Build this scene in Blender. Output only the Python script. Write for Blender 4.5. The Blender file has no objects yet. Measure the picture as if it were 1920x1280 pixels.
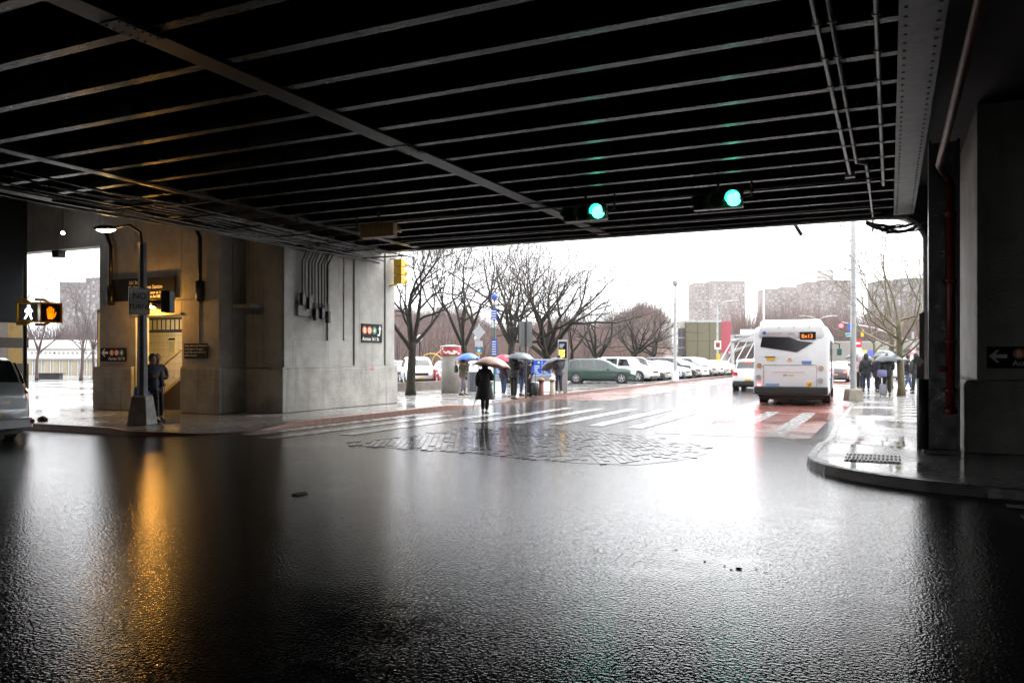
import bpy, math, random
from mathutils import Vector, Matrix
R = math.radians
PI = math.pi
sc = bpy.context.scene
col = sc.collection

# ------------------------------------------------------------------ camera
CAM_H = 1.72
YAW = 25.4                       # the street runs along +Y; the camera looks 25.4 degrees to its left
cam = bpy.data.cameras.new('camera')
cam.lens = 28.0
cam.sensor_width = 36.0
cam.shift_y = 0.0167
cam.clip_start = 0.05
cam.clip_end = 3000
camo = bpy.data.objects.new('camera', cam)
camo.location = (0, 0, CAM_H)
camo.rotation_euler = (R(90), 0, R(YAW))
col.objects.link(camo)
sc.camera = camo

# ------------------------------------------------------------------ sky (flat overcast), sun, exposure
SUN_EL, SUN_AZ = 50.0, 20.0
world = bpy.data.worlds.new('World')
sc.world = world
world.use_nodes = True
wn = world.node_tree
wn.nodes.clear()
wo = wn.nodes.new('ShaderNodeOutputWorld')
wb = wn.nodes.new('ShaderNodeBackground')
sky = wn.nodes.new('ShaderNodeTexSky')
sky.sky_type = 'NISHITA'
sky.sun_disc = False
sky.sun_elevation = R(SUN_EL)
sky.sun_rotation = R(SUN_AZ)
sky.air_density = 1.0
sky.dust_density = 6.0
sky.ozone_density = 1.0
hs = wn.nodes.new('ShaderNodeHueSaturation')
hs.inputs['Saturation'].default_value = 0.12
mx = wn.nodes.new('ShaderNodeMix')
mx.data_type = 'RGBA'
mx.inputs['Factor'].default_value = 0.6
mx.inputs['B'].default_value = (7.0, 7.15, 7.4, 1)
wn.links.new(sky.outputs['Color'], hs.inputs['Color'])
wn.links.new(hs.outputs['Color'], mx.inputs['A'])
wn.links.new(mx.outputs['Result'], wb.inputs['Color'])
wb.inputs['Strength'].default_value = 0.12
wn.links.new(wb.outputs['Background'], wo.inputs['Surface'])

sun = bpy.data.lights.new('sun', 'SUN')
sun.energy = 0.5
sun.angle = R(40)
sun.color = (1.0, 0.97, 0.93)
suno = bpy.data.objects.new('sun', sun)
# sky sun_rotation is measured from +Y clockwise
sd = Vector((math.sin(R(SUN_AZ)) * math.cos(R(SUN_EL)), math.cos(R(SUN_AZ)) * math.cos(R(SUN_EL)), math.sin(R(SUN_EL))))
suno.rotation_euler = sd.to_track_quat('Z', 'Y').to_euler()
suno.location = (0, 60, 90)
col.objects.link(suno)

sc.view_settings.view_transform = 'Standard'
sc.view_settings.look = 'None'
sc.view_settings.exposure = 2.5
sc.view_settings.gamma = 1.0
sc.view_settings.use_curve_mapping = False
sc.render.engine = 'CYCLES'
sc.cycles.use_denoising = True
sc.cycles.max_bounces = 7
sc.cycles.diffuse_bounces = 4
sc.cycles.glossy_bounces = 4
sc.cycles.transmission_bounces = 3
sc.cycles.volume_bounces = 1
sc.cycles.sample_clamp_indirect = 6.0
sc.cycles.caustics_reflective = False
sc.cycles.caustics_refractive = False
sc.cycles.blur_glossy = 0.2

# ------------------------------------------------------------------ materials
MATS = {}
def mat(name, c=(.5, .5, .5), rough=.5, metal=0.0, var=0.0, vscale=4.0, bump=0.0, bscale=40.0, coat=0.0,
        emit=None, estr=0.0, rvar=0.0, spec=.5, c2=None, alpha=1.0, stretch=None, dist=0.01, hard=False):
    if name in MATS:
        return MATS[name]
    m = bpy.data.materials.new(name)
    m.use_nodes = True
    nt = m.node_tree
    b = nt.nodes['Principled BSDF']
    b.inputs['Base Color'].default_value = (*c, 1)
    b.inputs['Roughness'].default_value = rough
    b.inputs['Metallic'].default_value = metal
    b.inputs['Specular IOR Level'].default_value = spec
    b.inputs['Coat Weight'].default_value = coat
    b.inputs['Coat Roughness'].default_value = 0.06
    b.inputs['Alpha'].default_value = alpha
    if emit:
        b.inputs['Emission Color'].default_value = (*emit, 1)
        b.inputs['Emission Strength'].default_value = estr
    if var or bump or rvar:
        tc = nt.nodes.new('ShaderNodeTexCoord')
        mp = nt.nodes.new('ShaderNodeMapping')
        if stretch:
            mp.inputs['Scale'].default_value = stretch
        nt.links.new(tc.outputs['Object'], mp.inputs['Vector'])
        nz = nt.nodes.new('ShaderNodeTexNoise')
        nz.inputs['Scale'].default_value = vscale
        nz.inputs['Detail'].default_value = 6
        nz.inputs['Roughness'].default_value = .65
        nt.links.new(mp.outputs['Vector'], nz.inputs['Vector'])
        if var:
            rp = nt.nodes.new('ShaderNodeValToRGB')
            d = c2 if c2 else tuple(x * (1 - var) for x in c)
            rp.color_ramp.elements[0].color = (*d, 1)
            rp.color_ramp.elements[1].color = (*c, 1)
            rp.color_ramp.elements[0].position = .32
            rp.color_ramp.elements[1].position = .66
            if hard:
                rp.color_ramp.elements[0].position = .47
                rp.color_ramp.elements[1].position = .56
            nt.links.new(nz.outputs['Fac'], rp.inputs['Fac'])
            nt.links.new(rp.outputs['Color'], b.inputs['Base Color'])
        if rvar:
            mr = nt.nodes.new('ShaderNodeMapRange')
            mr.inputs['From Min'].default_value = .3
            mr.inputs['From Max'].default_value = .7
            mr.inputs['To Min'].default_value = max(.02, rough - rvar)
            mr.inputs['To Max'].default_value = min(1, rough + rvar)
            nt.links.new(nz.outputs['Fac'], mr.inputs['Value'])
            nt.links.new(mr.outputs['Result'], b.inputs['Roughness'])
        if bump:
            n2 = nt.nodes.new('ShaderNodeTexNoise')
            n2.inputs['Scale'].default_value = bscale
            n2.inputs['Detail'].default_value = 5
            nt.links.new(mp.outputs['Vector'], n2.inputs['Vector'])
            bp = nt.nodes.new('ShaderNodeBump')
            bp.inputs['Strength'].default_value = bump
            bp.inputs['Distance'].default_value = dist
            nt.links.new(n2.outputs['Fac'], bp.inputs['Height'])
            nt.links.new(bp.outputs['Normal'], b.inputs['Normal'])
    MATS[name] = m
    return m

def wet_asphalt(name, c0, c1, rlo, rhi, bump, pud=.45, fine=60.0):
    """wet tarmac: aggregate relief, films of water and smooth puddled patches"""
    m = bpy.data.materials.new(name)
    m.use_nodes = True
    nt = m.node_tree
    b = nt.nodes['Principled BSDF']
    N = nt.nodes.new
    L = nt.links.new
    tc = N('ShaderNodeTexCoord')
    big = N('ShaderNodeTexNoise'); big.inputs['Scale'].default_value = .33; big.inputs['Detail'].default_value = 7; big.inputs['Roughness'].default_value = .62
    L(tc.outputs['Object'], big.inputs['Vector'])
    mid = N('ShaderNodeTexNoise'); mid.inputs['Scale'].default_value = 7; mid.inputs['Detail'].default_value = 5
    L(tc.outputs['Object'], mid.inputs['Vector'])
    fi = N('ShaderNodeTexNoise'); fi.inputs['Scale'].default_value = fine; fi.inputs['Detail'].default_value = 1.5; fi.inputs['Roughness'].default_value = .45
    L(tc.outputs['Object'], fi.inputs['Vector'])
    vo = N('ShaderNodeTexVoronoi'); vo.inputs['Scale'].default_value = fine * 1.7
    L(tc.outputs['Object'], vo.inputs['Vector'])
    rp = N('ShaderNodeValToRGB')
    rp.color_ramp.elements[0].color = (*c0, 1); rp.color_ramp.elements[1].color = (*c1, 1)
    rp.color_ramp.elements[0].position = .35; rp.color_ramp.elements[1].position = .68
    L(mid.outputs['Fac'], rp.inputs['Fac'])
    L(rp.outputs['Color'], b.inputs['Base Color'])
    wetm = N('ShaderNodeMapRange')          # 0 puddle .. 1 open texture
    wetm.inputs['From Min'].default_value = pud - .06; wetm.inputs['From Max'].default_value = pud + .12
    L(big.outputs['Fac'], wetm.inputs['Value'])
    ro = N('ShaderNodeMapRange'); ro.inputs['To Min'].default_value = rlo; ro.inputs['To Max'].default_value = rhi
    L(wetm.outputs['Result'], ro.inputs['Value'])
    L(ro.outputs['Result'], b.inputs['Roughness'])
    mul = N('ShaderNodeMath'); mul.operation = 'MULTIPLY'
    L(fi.outputs['Fac'], mul.inputs[0]); mul.inputs[1].default_value = 1.0
    ad = N('ShaderNodeMath'); ad.operation = 'ADD'
    sv = N('ShaderNodeMath'); sv.operation = 'MULTIPLY'; sv.inputs[1].default_value = .2
    L(vo.outputs['Distance'], sv.inputs[0]); L(mul.outputs[0], ad.inputs[0]); L(sv.outputs[0], ad.inputs[1])
    st = N('ShaderNodeMapRange'); st.inputs['To Min'].default_value = bump * .12; st.inputs['To Max'].default_value = bump
    L(wetm.outputs['Result'], st.inputs['Value'])
    bp = N('ShaderNodeBump'); bp.inputs['Distance'].default_value = .006
    L(ad.outputs[0], bp.inputs['Height']); L(st.outputs['Result'], bp.inputs['Strength'])
    L(bp.outputs['Normal'], b.inputs['Normal'])
    und = N('ShaderNodeTexNoise'); und.inputs['Scale'].default_value = 2.2; und.inputs['Detail'].default_value = 3
    L(tc.outputs['Object'], und.inputs['Vector'])
    b2 = N('ShaderNodeBump'); b2.inputs['Strength'].default_value = .12; b2.inputs['Distance'].default_value = .012
    L(und.outputs['Fac'], b2.inputs['Height']); L(b2.outputs['Normal'], bp.inputs['Normal'])
    b.inputs['IOR'].default_value = 1.36
    b.inputs['Specular IOR Level'].default_value = .38
    MATS[name] = m
    return m

M_ASPH = wet_asphalt('wet_asphalt', (.018, .018, .02), (.045, .045, .048), .05, .095, .52, .33, 40)
M_WALK = wet_asphalt('wet_concrete_paving', (.20, .195, .19), (.33, .325, .315), .07, .30, .25, .50, 40)
M_KERBC = mat('kerb_concrete', (.11, .105, .10), .4, var=.5, vscale=6, bump=.3, bscale=60, rvar=.2)
M_RUST = mat('rusted_kerb_steel', (.16, .07, .045), .45, .3, var=.5, vscale=7, bump=.4, bscale=50)
def concrete(name, c0, c1, c2, boards, bump):
    """board-marked concrete: mottling, vertical water streaks, shutter lines and pitting"""
    m = bpy.data.materials.new(name); m.use_nodes = True
    nt = m.node_tree; b = nt.nodes['Principled BSDF']; N = nt.nodes.new; L = nt.links.new
    tc = N('ShaderNodeTexCoord')
    n1 = N('ShaderNodeTexNoise'); n1.inputs['Scale'].default_value = 1.3; n1.inputs['Detail'].default_value = 8; n1.inputs['Roughness'].default_value = .68
    L(tc.outputs['Object'], n1.inputs['Vector'])
    mp = N('ShaderNodeMapping'); mp.inputs['Scale'].default_value = (5.5, 5.5, .28)
    L(tc.outputs['Object'], mp.inputs['Vector'])
    n2 = N('ShaderNodeTexNoise'); n2.inputs['Scale'].default_value = 1.0; n2.inputs['Detail'].default_value = 5
    L(mp.outputs['Vector'], n2.inputs['Vector'])
    r1 = N('ShaderNodeValToRGB'); r1.color_ramp.elements[0].color = (*c1, 1); r1.color_ramp.elements[1].color = (*c0, 1)
    r1.color_ramp.elements[0].position = .36; r1.color_ramp.elements[1].position = .62
    L(n1.outputs['Fac'], r1.inputs['Fac'])
    r2 = N('ShaderNodeMapRange'); r2.inputs['From Min'].default_value = .56; r2.inputs['From Max'].default_value = .74; r2.inputs['To Max'].default_value = .55
    L(n2.outputs['Fac'], r2.inputs['Value'])
    mxn = N('ShaderNodeMix'); mxn.data_type = 'RGBA'; mxn.inputs['B'].default_value = (*c2, 1)
    L(r2.outputs['Result'], mxn.inputs['Factor']); L(r1.outputs['Color'], mxn.inputs['A']); L(mxn.outputs['Result'], b.inputs['Base Color'])
    b.inputs['Roughness'].default_value = .78
    n3 = N('ShaderNodeTexNoise'); n3.inputs['Scale'].default_value = 24; n3.inputs['Detail'].default_value = 5
    L(tc.outputs['Object'], n3.inputs['Vector'])
    n4 = N('ShaderNodeTexVoronoi'); n4.inputs['Scale'].default_value = 9
    L(tc.outputs['Object'], n4.inputs['Vector'])
    pit = N('ShaderNodeMapRange'); pit.inputs['From Min'].default_value = 0; pit.inputs['From Max'].default_value = .12; pit.inputs['To Min'].default_value = -.6; pit.inputs['To Max'].default_value = 0
    L(n4.outputs['Distance'], pit.inputs['Value'])
    wv = N('ShaderNodeTexWave'); wv.bands_direction = 'Z'; wv.inputs['Scale'].default_value = boards; wv.inputs['Distortion'].default_value = .6; wv.inputs['Detail'].default_value = 2
    wv.wave_profile = 'SAW'
    L(tc.outputs['Object'], wv.inputs['Vector'])
    wm = N('ShaderNodeMath'); wm.operation = 'MULTIPLY'; wm.inputs[1].default_value = .25; L(wv.outputs['Fac'], wm.inputs[0])
    a1 = N('ShaderNodeMath'); a1.operation = 'ADD'; L(n3.outputs['Fac'], a1.inputs[0]); L(pit.outputs['Result'], a1.inputs[1])
    a2 = N('ShaderNodeMath'); a2.operation = 'ADD'; L(a1.outputs[0], a2.inputs[0]); L(wm.outputs[0], a2.inputs[1])
    bp = N('ShaderNodeBump'); bp.inputs['Strength'].default_value = bump; bp.inputs['Distance'].default_value = .02
    L(a2.outputs[0], bp.inputs['Height']); L(bp.outputs['Normal'], b.inputs['Normal'])
    MATS[name] = m
    return m
M_CONC = concrete('pier_concrete', (.42, .41, .385), (.30, .29, .27), (.17, .16, .145), 1.1, .55)
M_CONCB = concrete('pier_base_concrete', (.40, .39, .36), (.26, .25, .225), (.14, .13, .115), .8, .8)
M_STEEL = mat('black_painted_steel', (.012, .012, .014), .36, 0, var=.7, vscale=5, bump=.5, bscale=45, rvar=.16, c2=(.006, .006, .006), spec=.5, dist=.006)
M_FLANGE = mat('worn_glint_flange', (.030, .029, .031), .34, 0.0, spec=.22, var=.8, vscale=9, bump=.7, bscale=60, rvar=.18, c2=(.002, .002, .002), stretch=(.5, 2.5, 1), hard=True, dist=.006)  # hard-edged pale patches: wear, with broken glints painted in
M_GREYSTEEL = mat('grey_steel_girder', (.022, .023, .025), .45, 0, spec=.15, var=.5, vscale=5, bump=.4, bscale=40, c2=(.010, .0105, .012), stretch=(1, 1, 1))
M_DECK = mat('sooty_deck', (.02, .02, .02), .8, var=.5)
M_PIPE = mat('galvanised_conduit', (.30, .29, .28), .45, .25, var=.4, vscale=6)
M_BLACK = mat('black_rubber', (.018, .018, .018), .6)
M_DARKMET = mat('dark_metal', (.035, .035, .037), .5, var=.3)
M_RED = mat('red_paint', (.26, .02, .015), .4, var=.4, vscale=5)
M_BARK = mat('wet_bark', (.035, .027, .022), .7, spec=.15, var=.5, vscale=9, bump=.7, bscale=30, c2=(.016, .018, .012))
M_TWIG = mat('bare_twigs', (.05, .036, .03), .7)
M_PLANE = mat('plane_tree_bark', (.13, .105, .05), .6, var=.6, vscale=5, bump=.6, bscale=20, c2=(.05, .042, .02))
M_WHITEP = mat('road_paint_white', (.52, .52, .51), .14, var=.45, vscale=5, rvar=.08, bump=.12, bscale=60, c2=(.30, .30, .30))
M_REDLANE = wet_asphalt('red_bus_lane', (.13, .052, .042), (.19, .075, .06), .12, .3, .3, .45, 55)
M_GALV = mat('galvanised_pole', (.42, .43, .43), .4, .4, var=.25, vscale=4)
M_GREENP = mat('dark_green_pole', (.02, .07, .05), .4)
M_YEL = mat('signal_yellow', (.72, .44, .02), .4, var=.15)
M_SKIN = mat('skin', (.42, .27, .2), .5)
M_GLASS = mat('car_glass', (.012, .014, .016), .04, 0, coat=1.0)
M_CHROME = mat('chrome', (.6, .6, .6), .18, 1.0)
M_TYRE = mat('tyre', (.015, .015, .015), .65)
M_RIM = mat('alloy_rim', (.5, .5, .52), .3, .8)
M_TAIL = mat('tail_lens', (.5, .01, .01), .12, coat=1, emit=(1, .03, .02), estr=.03)
M_TAILON = mat('tail_lens_lit', (.5, .01, .01), .12, coat=1, emit=(1, .05, .03), estr=1.8)
M_HEAD = mat('head_lens', (.75, .77, .8), .08, coat=1)
M_WHITE = mat('white_enamel', (.78, .78, .77), .3, coat=.4)
M_SIGNBLK = mat('sign_black', (.012, .012, .012), .75, spec=.2)
M_SIGNWHT = mat('sign_white', (.75, .75, .72), .4)
M_ORANGE = mat('route_orange', (.75, .16, .02), .4)
M_GREEN = mat('route_green', (.01, .22, .10), .4)
M_BLUE = mat('sign_blue', (.025, .09, .42), .4)
M_PLATE = mat('plate_yellow', (.72, .38, .03), .4)

# ------------------------------------------------------------------ mesh builder
class MB:
    def __init__(s):
        s.v, s.f, s.mi = [], [], []
        s.cur = 0
    def add(s, vs, fs):
        o = len(s.v)
        s.v.extend([tuple(p) for p in vs])
        for f in fs:
            s.f.append(tuple(i + o for i in f)); s.mi.append(s.cur)
    def box(s, x0, x1, y0, y1, z0, z1):
        s.add([(x0,y0,z0),(x1,y0,z0),(x1,y1,z0),(x0,y1,z0),(x0,y0,z1),(x1,y0,z1),(x1,y1,z1),(x0,y1,z1)],
              [(0,3,2,1),(4,5,6,7),(0,1,5,4),(1,2,6,5),(2,3,7,6),(3,0,4,7)])
        return s
    def cbox(s, c, size, rz=0.0, M=None):
        hx, hy, hz = size[0]/2, size[1]/2, size[2]/2
        ca, sa = math.cos(rz), math.sin(rz)
        vs = []
        for z in (-hz, hz):
            for x, y in ((-hx,-hy),(hx,-hy),(hx,hy),(-hx,hy)):
                p = Vector((x*ca - y*sa, x*sa + y*ca, z))
                if M: p = M @ Vector((x, y, z))
                vs.append((p.x + c[0], p.y + c[1], p.z + c[2]))
        s.add(vs, [(0,3,2,1),(4,5,6,7),(0,1,5,4),(1,2,6,5),(2,3,7,6),(3,0,4,7)])
        return s
    def tube(s, pts, rad, n=6, caps=True):
        pts = [Vector(p) for p in pts]
        if not hasattr(rad, '__len__'): rad = [rad]*len(pts)
        o = len(s.v)
        up = None
        for i, p in enumerate(pts):
            if i == 0: t = pts[1]-pts[0]
            elif i == len(pts)-1: t = pts[-1]-pts[-2]
            else: t = pts[i+1]-pts[i-1]
            if t.length < 1e-9: t = Vector((0,0,1))
            t.normalize()
            if up is None:
                a = Vector((0,0,1)) if abs(t.z) < .9 else Vector((1,0,0))
                up = (a - t*a.dot(t)).normalized()
            else:
                up = up - t*up.dot(t)
                up = up.normalized() if up.length > 1e-6 else t.orthogonal().normalized()
            w = t.cross(up)
            r = rad[i]
            for k in range(n):
                an = 2*PI*k/n
                q = p + up*(r*math.cos(an)) + w*(r*math.sin(an))
                s.v.append((q.x, q.y, q.z))
        for i in range(len(pts)-1):
            for k in range(n):
                a = o+i*n+k; b = o+i*n+(k+1)%n
                s.f.append((a, b, b+n, a+n)); s.mi.append(s.cur)
        if caps:
            s.f.append(tuple(o+k for k in reversed(range(n)))); s.mi.append(s.cur)
            q = o+(len(pts)-1)*n
            s.f.append(tuple(q+k for k in range(n))); s.mi.append(s.cur)
        return s
    def cyl(s, p0, p1, r0, r1=None, n=12):
        return s.tube([p0, p1], [r0, r0 if r1 is None else r1], n)
    def prism(s, poly, a, b, axis='z'):
        """poly = 2D outline (counter-clockwise), extruded from a to b along the axis"""
        n = len(poly)
        def P(u, v, w):
            return (u, v, w) if axis == 'z' else ((u, w, v) if axis == 'y' else (w, u, v))
        vs = [P(u, v, a) for u, v in poly] + [P(u, v, b) for u, v in poly]
        fs = [tuple(reversed(range(n))), tuple(range(n, 2*n))]
        for i in range(n):
            j = (i+1) % n
            fs.append((i, j, j+n, i+n))
        if axis == 'y': fs = [tuple(reversed(f)) for f in fs]
        s.add(vs, fs)
        return s
    def lathe(s, prof, n=16, c=(0,0,0)):
        o = len(s.v)
        for r, z in prof:
            for k in range(n):
                a = 2*PI*k/n
                s.v.append((c[0]+r*math.cos(a), c[1]+r*math.sin(a), c[2]+z))
        for i in range(len(prof)-1):
            for k in range(n):
                a = o+i*n+k; b = o+i*n+(k+1) % n
                s.f.append((a, b, b+n, a+n)); s.mi.append(s.cur)
        s.f.append(tuple(o+k for k in reversed(range(n)))); s.mi.append(s.cur)
        q = o+(len(prof)-1)*n
        s.f.append(tuple(q+k for k in range(n))); s.mi.append(s.cur)
        return s
    def rings(s, rs, close=True, caps=True):
        n = len(rs[0]); o = len(s.v)
        for r in rs: s.v.extend([tuple(p) for p in r])
        for i in range(len(rs)-1):
            for k in range(n if close else n-1):
                a = o+i*n+k; b = o+i*n+(k+1) % n
                s.f.append((a, b, b+n, a+n)); s.mi.append(s.cur)
        if caps:
            s.f.append(tuple(o+k for k in reversed(range(n)))); s.mi.append(s.cur)
            q = o+(len(rs)-1)*n
            s.f.append(tuple(q+k for k in range(n))); s.mi.append(s.cur)
        return s
    def mesh(s, name, mats, smooth=False):
        me = bpy.data.meshes.new(name)
        me.from_pydata(s.v, [], s.f)
        if not isinstance(mats, (list, tuple)): mats = [mats]
        for m in mats: me.materials.append(m)
        if len(mats) > 1: me.polygons.foreach_set('material_index', s.mi)
        if smooth:
            me.polygons.foreach_set('use_smooth', [True]*len(me.polygons))
        me.validate()
        me.update()
        return me
    def build(s, name, mats, parent=None, smooth=False, loc=(0,0,0), rz=0.0, bevel=0.0):
        o = bpy.data.objects.new(name, s.mesh(name, mats, smooth))
        col.objects.link(o)
        o.location = loc
        o.rotation_euler = (0, 0, rz)
        if parent: o.parent = parent
        if bevel:
            b = o.modifiers.new('bevel', 'BEVEL'); b.width = bevel; b.segments = 2; b.limit_method = 'ANGLE'
        return o

def empty(name, loc=(0,0,0), rz=0.0):
    o = bpy.data.objects.new(name, None)
    o.empty_display_size = .2
    col.objects.link(o)
    o.location = loc
    o.rotation_euler = (0, 0, rz)
    return o
def tag(o, label=None, cat=None, group=None, kind=None):
    if label: o['label'] = label
    if cat: o['category'] = cat
    if group: o['group'] = group
    if kind: o['kind'] = kind
    return o
def thing(name, label, cat, loc=(0,0,0), rz=0.0, group=None):
    return tag(empty(name, loc, rz), label, cat, group)
def copy_tree(o, parent=None):
    c = o.copy()
    col.objects.link(c)
    if parent: c.parent = parent
    for ch in list(o.children): copy_tree(ch, c)
    return c
def _font(txt, size, depth, align, bold):
    cu = bpy.data.curves.new('tmp_text', 'FONT')
    cu.body = txt; cu.size = size; cu.extrude = depth; cu.align_x = align; cu.offset = bold; cu.resolution_u = 3
    t = bpy.data.objects.new('tmp_text', cu)
    me = bpy.data.meshes.new_from_object(t)
    bpy.data.objects.remove(t)
    return me
def text_mesh(name, txt, size, mats, parent, M, align='LEFT', depth=.002, spacing=1.0, bold=0.0):
    """raised print; every word is a piece of its own"""
    mx_ = lambda me: max((v.co.x for v in me.vertices), default=0)
    for li, line in enumerate(txt.split('\n')):
        pre = ''
        for w in line.split(' '):
            me = _font(w, size, depth, align, bold)
            dx = 0
            if pre: dx = mx_(_font(pre+w, size, depth, align, bold)) - mx_(me)
            pre += w+' '
            me.transform(M @ Matrix.Translation((dx, -li*size*spacing, 0)))
            me.materials.clear(); me.materials.append(mats)
            o = bpy.data.objects.new(name, me)
            col.objects.link(o)
            o.parent = parent
    return o
def facing(dx, dy, origin):
    """frame whose +X runs to the viewer's right on a board that faces (dx,dy), +Y up, +Z out of the board"""
    n = Vector((dx, dy, 0)).normalized()
    r = Vector((0,0,1)).cross(n)
    return Matrix(((r.x, 0, n.x, origin[0]), (r.y, 0, n.y, origin[1]), (0, 1, 0, origin[2]), (0,0,0,1)))
def flat(M, poly, z0, z1, mb):
    """polygon in a board's own frame with thickness"""
    n = len(poly)
    vs = [M @ Vector((u, v, z0)) for u, v in poly] + [M @ Vector((u, v, z1)) for u, v in poly]
    fs = [tuple(reversed(range(n))), tuple(range(n, 2*n))] + [(i, (i+1) % n, (i+1) % n+n, i+n) for i in range(n)]
    mb.add(vs, fs)
    return mb
def circ(cx, cy, r, n=20):
    return [(cx + r*math.cos(2*PI*k/n), cy + r*math.sin(2*PI*k/n)) for k in range(n)]
def rect(x0, x1, y0, y1):
    return [(x0,y0),(x1,y0),(x1,y1),(x0,y1)]

# ================================================================== THE SETTING
def sheet(name, poly, z, m, parent=None, kind='structure'):
    mb = MB()
    mb.add([(x, y, z) for x, y in poly], [tuple(range(len(poly)))])
    o = mb.build(name, m, parent)
    if parent is None: tag(o, kind=kind)
    return o

M_EARTH = mat('wet_earth', (.16, .15, .135), .6, var=.4, vscale=.4)
ground = sheet('ground', rect(-900, 900, -300, 1300), -.03, M_EARTH)
road = sheet('road', rect(-120, 60, -40, 420), 0.0, M_ASPH)

# ---- pavements: the kerb line carries a height, so that the dropped kerbs ramp down
def arc(cx, cy, r, a0, a1, n=10):
    return [(cx + r*math.cos(R(a0+(a1-a0)*i/n)), cy + r*math.sin(R(a0+(a1-a0)*i/n))) for i in range(n+1)]
def smooth_h(y, cuts):
    h = .14
    for a, b in cuts:
        if a-1.4 < y < b+1.4:
            k = 0 if a <= y <= b else min(1, (a-y if y < a else y-b)/1.4)
            h = min(h, .02+.12*k)
    return h
def pavement(name, line, inward, far, cuts, kerbmat, walkmat, kw=.15):
    """line: kerb polyline; inward: offset directions; far: closing polygon points"""
    n = len(line)
    hs_ = [smooth_h(p[2] if len(p) > 2 else p[1], cuts) for p in line]
    k = MB(); w = MB()
    rs = []
    for (x, y, *_), h, (ix, iy) in zip(line, hs_, inward):
        rs.append([(x, y, -.02), (x+ix*.015, y+iy*.015, h-.015), (x+ix*.03, y+iy*.03, h), (x+ix*kw, y+iy*kw, h), (x+ix*kw, y+iy*kw, -.02)])
    k.rings(rs)
    vs = []
    for (x, y, *_), h, (ix, iy) in zip(line, hs_, inward):
        vs.append((x+ix*(kw+.004), y+iy*(kw+.004), h-.004)); vs.append((x+ix*1.5, y+iy*1.5, .136))
    fs = [(2*i, 2*i+1, 2*i+3, 2*i+2) for i in range(n-1)]
    o = len(vs)
    vs += [(x, y, .136) for x, y in far]
    fs.append(tuple([2*i+1 for i in range(n)] + [o+i for i in range(len(far))]))
    w.add(vs, fs)
    wo_ = w.build(name, walkmat)
    tag(wo_, kind='structure')
    ko = k.build('kerb', kerbmat, wo_)
    return wo_

# left pavement: along the avenue (Y = 12.5), round the corner, then along the street at X = -13.6
ln, iw = [], []
for x in (-70, -50, -38, -30, -24, -21, -19, -17.5, -16.2):
    ln.append((x, 12.5, -99 if x < -18 else -99)); iw.append((0, 1))
for i, (x, y) in enumerate(arc(-15.6, 14.5, 2.0, -90, 0, 9)):
    a = R(-90+90*i/9)
    ln.append((x, y, y)); iw.append((-math.cos(a), -math.sin(a)))
y = 15.2
while y < 46:
    ln.append((-13.6, y, y)); iw.append((-1, 0)); y += .7
for y in (50, 60, 70, 80, 100, 140):
    ln.append((-13.6-(y-50)*.02, y, y)); iw.append((-1, 0))
ln = [(p[0], p[1], p[2]) for p in ln]
walk_l = pavement('left_pavement', ln, iw, [(-150, 140), (-150, 14.0)], [(13.3, 14.6), (25.3, 27.6)], M_RUST, M_WALK)
# right pavement
ln2, iw2 = [], []
for y in (200, 120, 80, 60, 50, 44, 38, 34, 30, 27, 25, 23, 21, 20, 19, 18, 17, 16):
    ln2.append((-1.25 - max(0, y-40)*.006, y, y)); iw2.append((1, 0))
for i, (x, y) in enumerate(arc(1.45, 14.1, 2.7, 180, 270, 12)):
    a = R(180+90*i/12)
    ln2.append((x, y, 99)); iw2.append((-math.cos(a), -math.sin(a)))
for x in (2.5, 5, 10, 30):
    ln2.append((x, 11.4, 99)); iw2.append((0, 1))
walk_r = pavement('right_pavement', ln2, iw2, [(30, 200)], [(17.6, 19.5)], M_KERBC, M_WALK)

# paving slabs of the two pavements, laid 6 mm proud of the bed with open joints
M_SLAB = wet_asphalt('wet_paving_slab', (.22, .215, .205), (.33, .325, .31), .06, .28, .18, .50, 40)
slab_me = []
for k in range(3):
    m_ = MB().box(-.742, .742, -.742, .742, -.02, .0)
    slab_me.append(m_.mesh('paving_slab', M_SLAB))
def slabs(parent, xs, ys, ok, seed):
    rnd = random.Random(seed)
    for i, x in enumerate(xs):
        for j, y in enumerate(ys):
            if not ok(x, y): continue
            o = bpy.data.objects.new('paving_slab', rnd.choice(slab_me))
            col.objects.link(o)
            o.parent = parent
            o.location = (x, y, .142 + rnd.uniform(-.003, .004))
            o.rotation_euler = (rnd.uniform(-.004, .004), rnd.uniform(-.004, .004), 0)
slabs(walk_r, [.85+1.5*i for i in range(4)], [15.0+1.5*j for j in range(20)], lambda x, y: not (x > .2 and 14.2 < y < 24), 3)
slabs(walk_l, [-15.9-1.5*i for i in range(6)], [25.2+1.5*j for j in range(12)], lambda x, y: True, 4)

# iron grating in the right pavement
gr = MB()
gx, gy = -.25, 13.85
for i in range(13):
    gr.box(gx-.36+i*.06-.012, gx-.36+i*.06+.012, gy-.42, gy+.42, .14, .158)
for yy in (-.42, 0, .42):
    gr.box(gx-.40, gx+.40, gy+yy-.018, gy+yy+.018, .14, .155)
gr_o = gr.build('pavement_grating', mat('iron_grating', (.05, .045, .04), .4, .5, var=.3))
tag(gr_o, 'dark iron grating set into the right pavement corner', 'grating')

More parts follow.
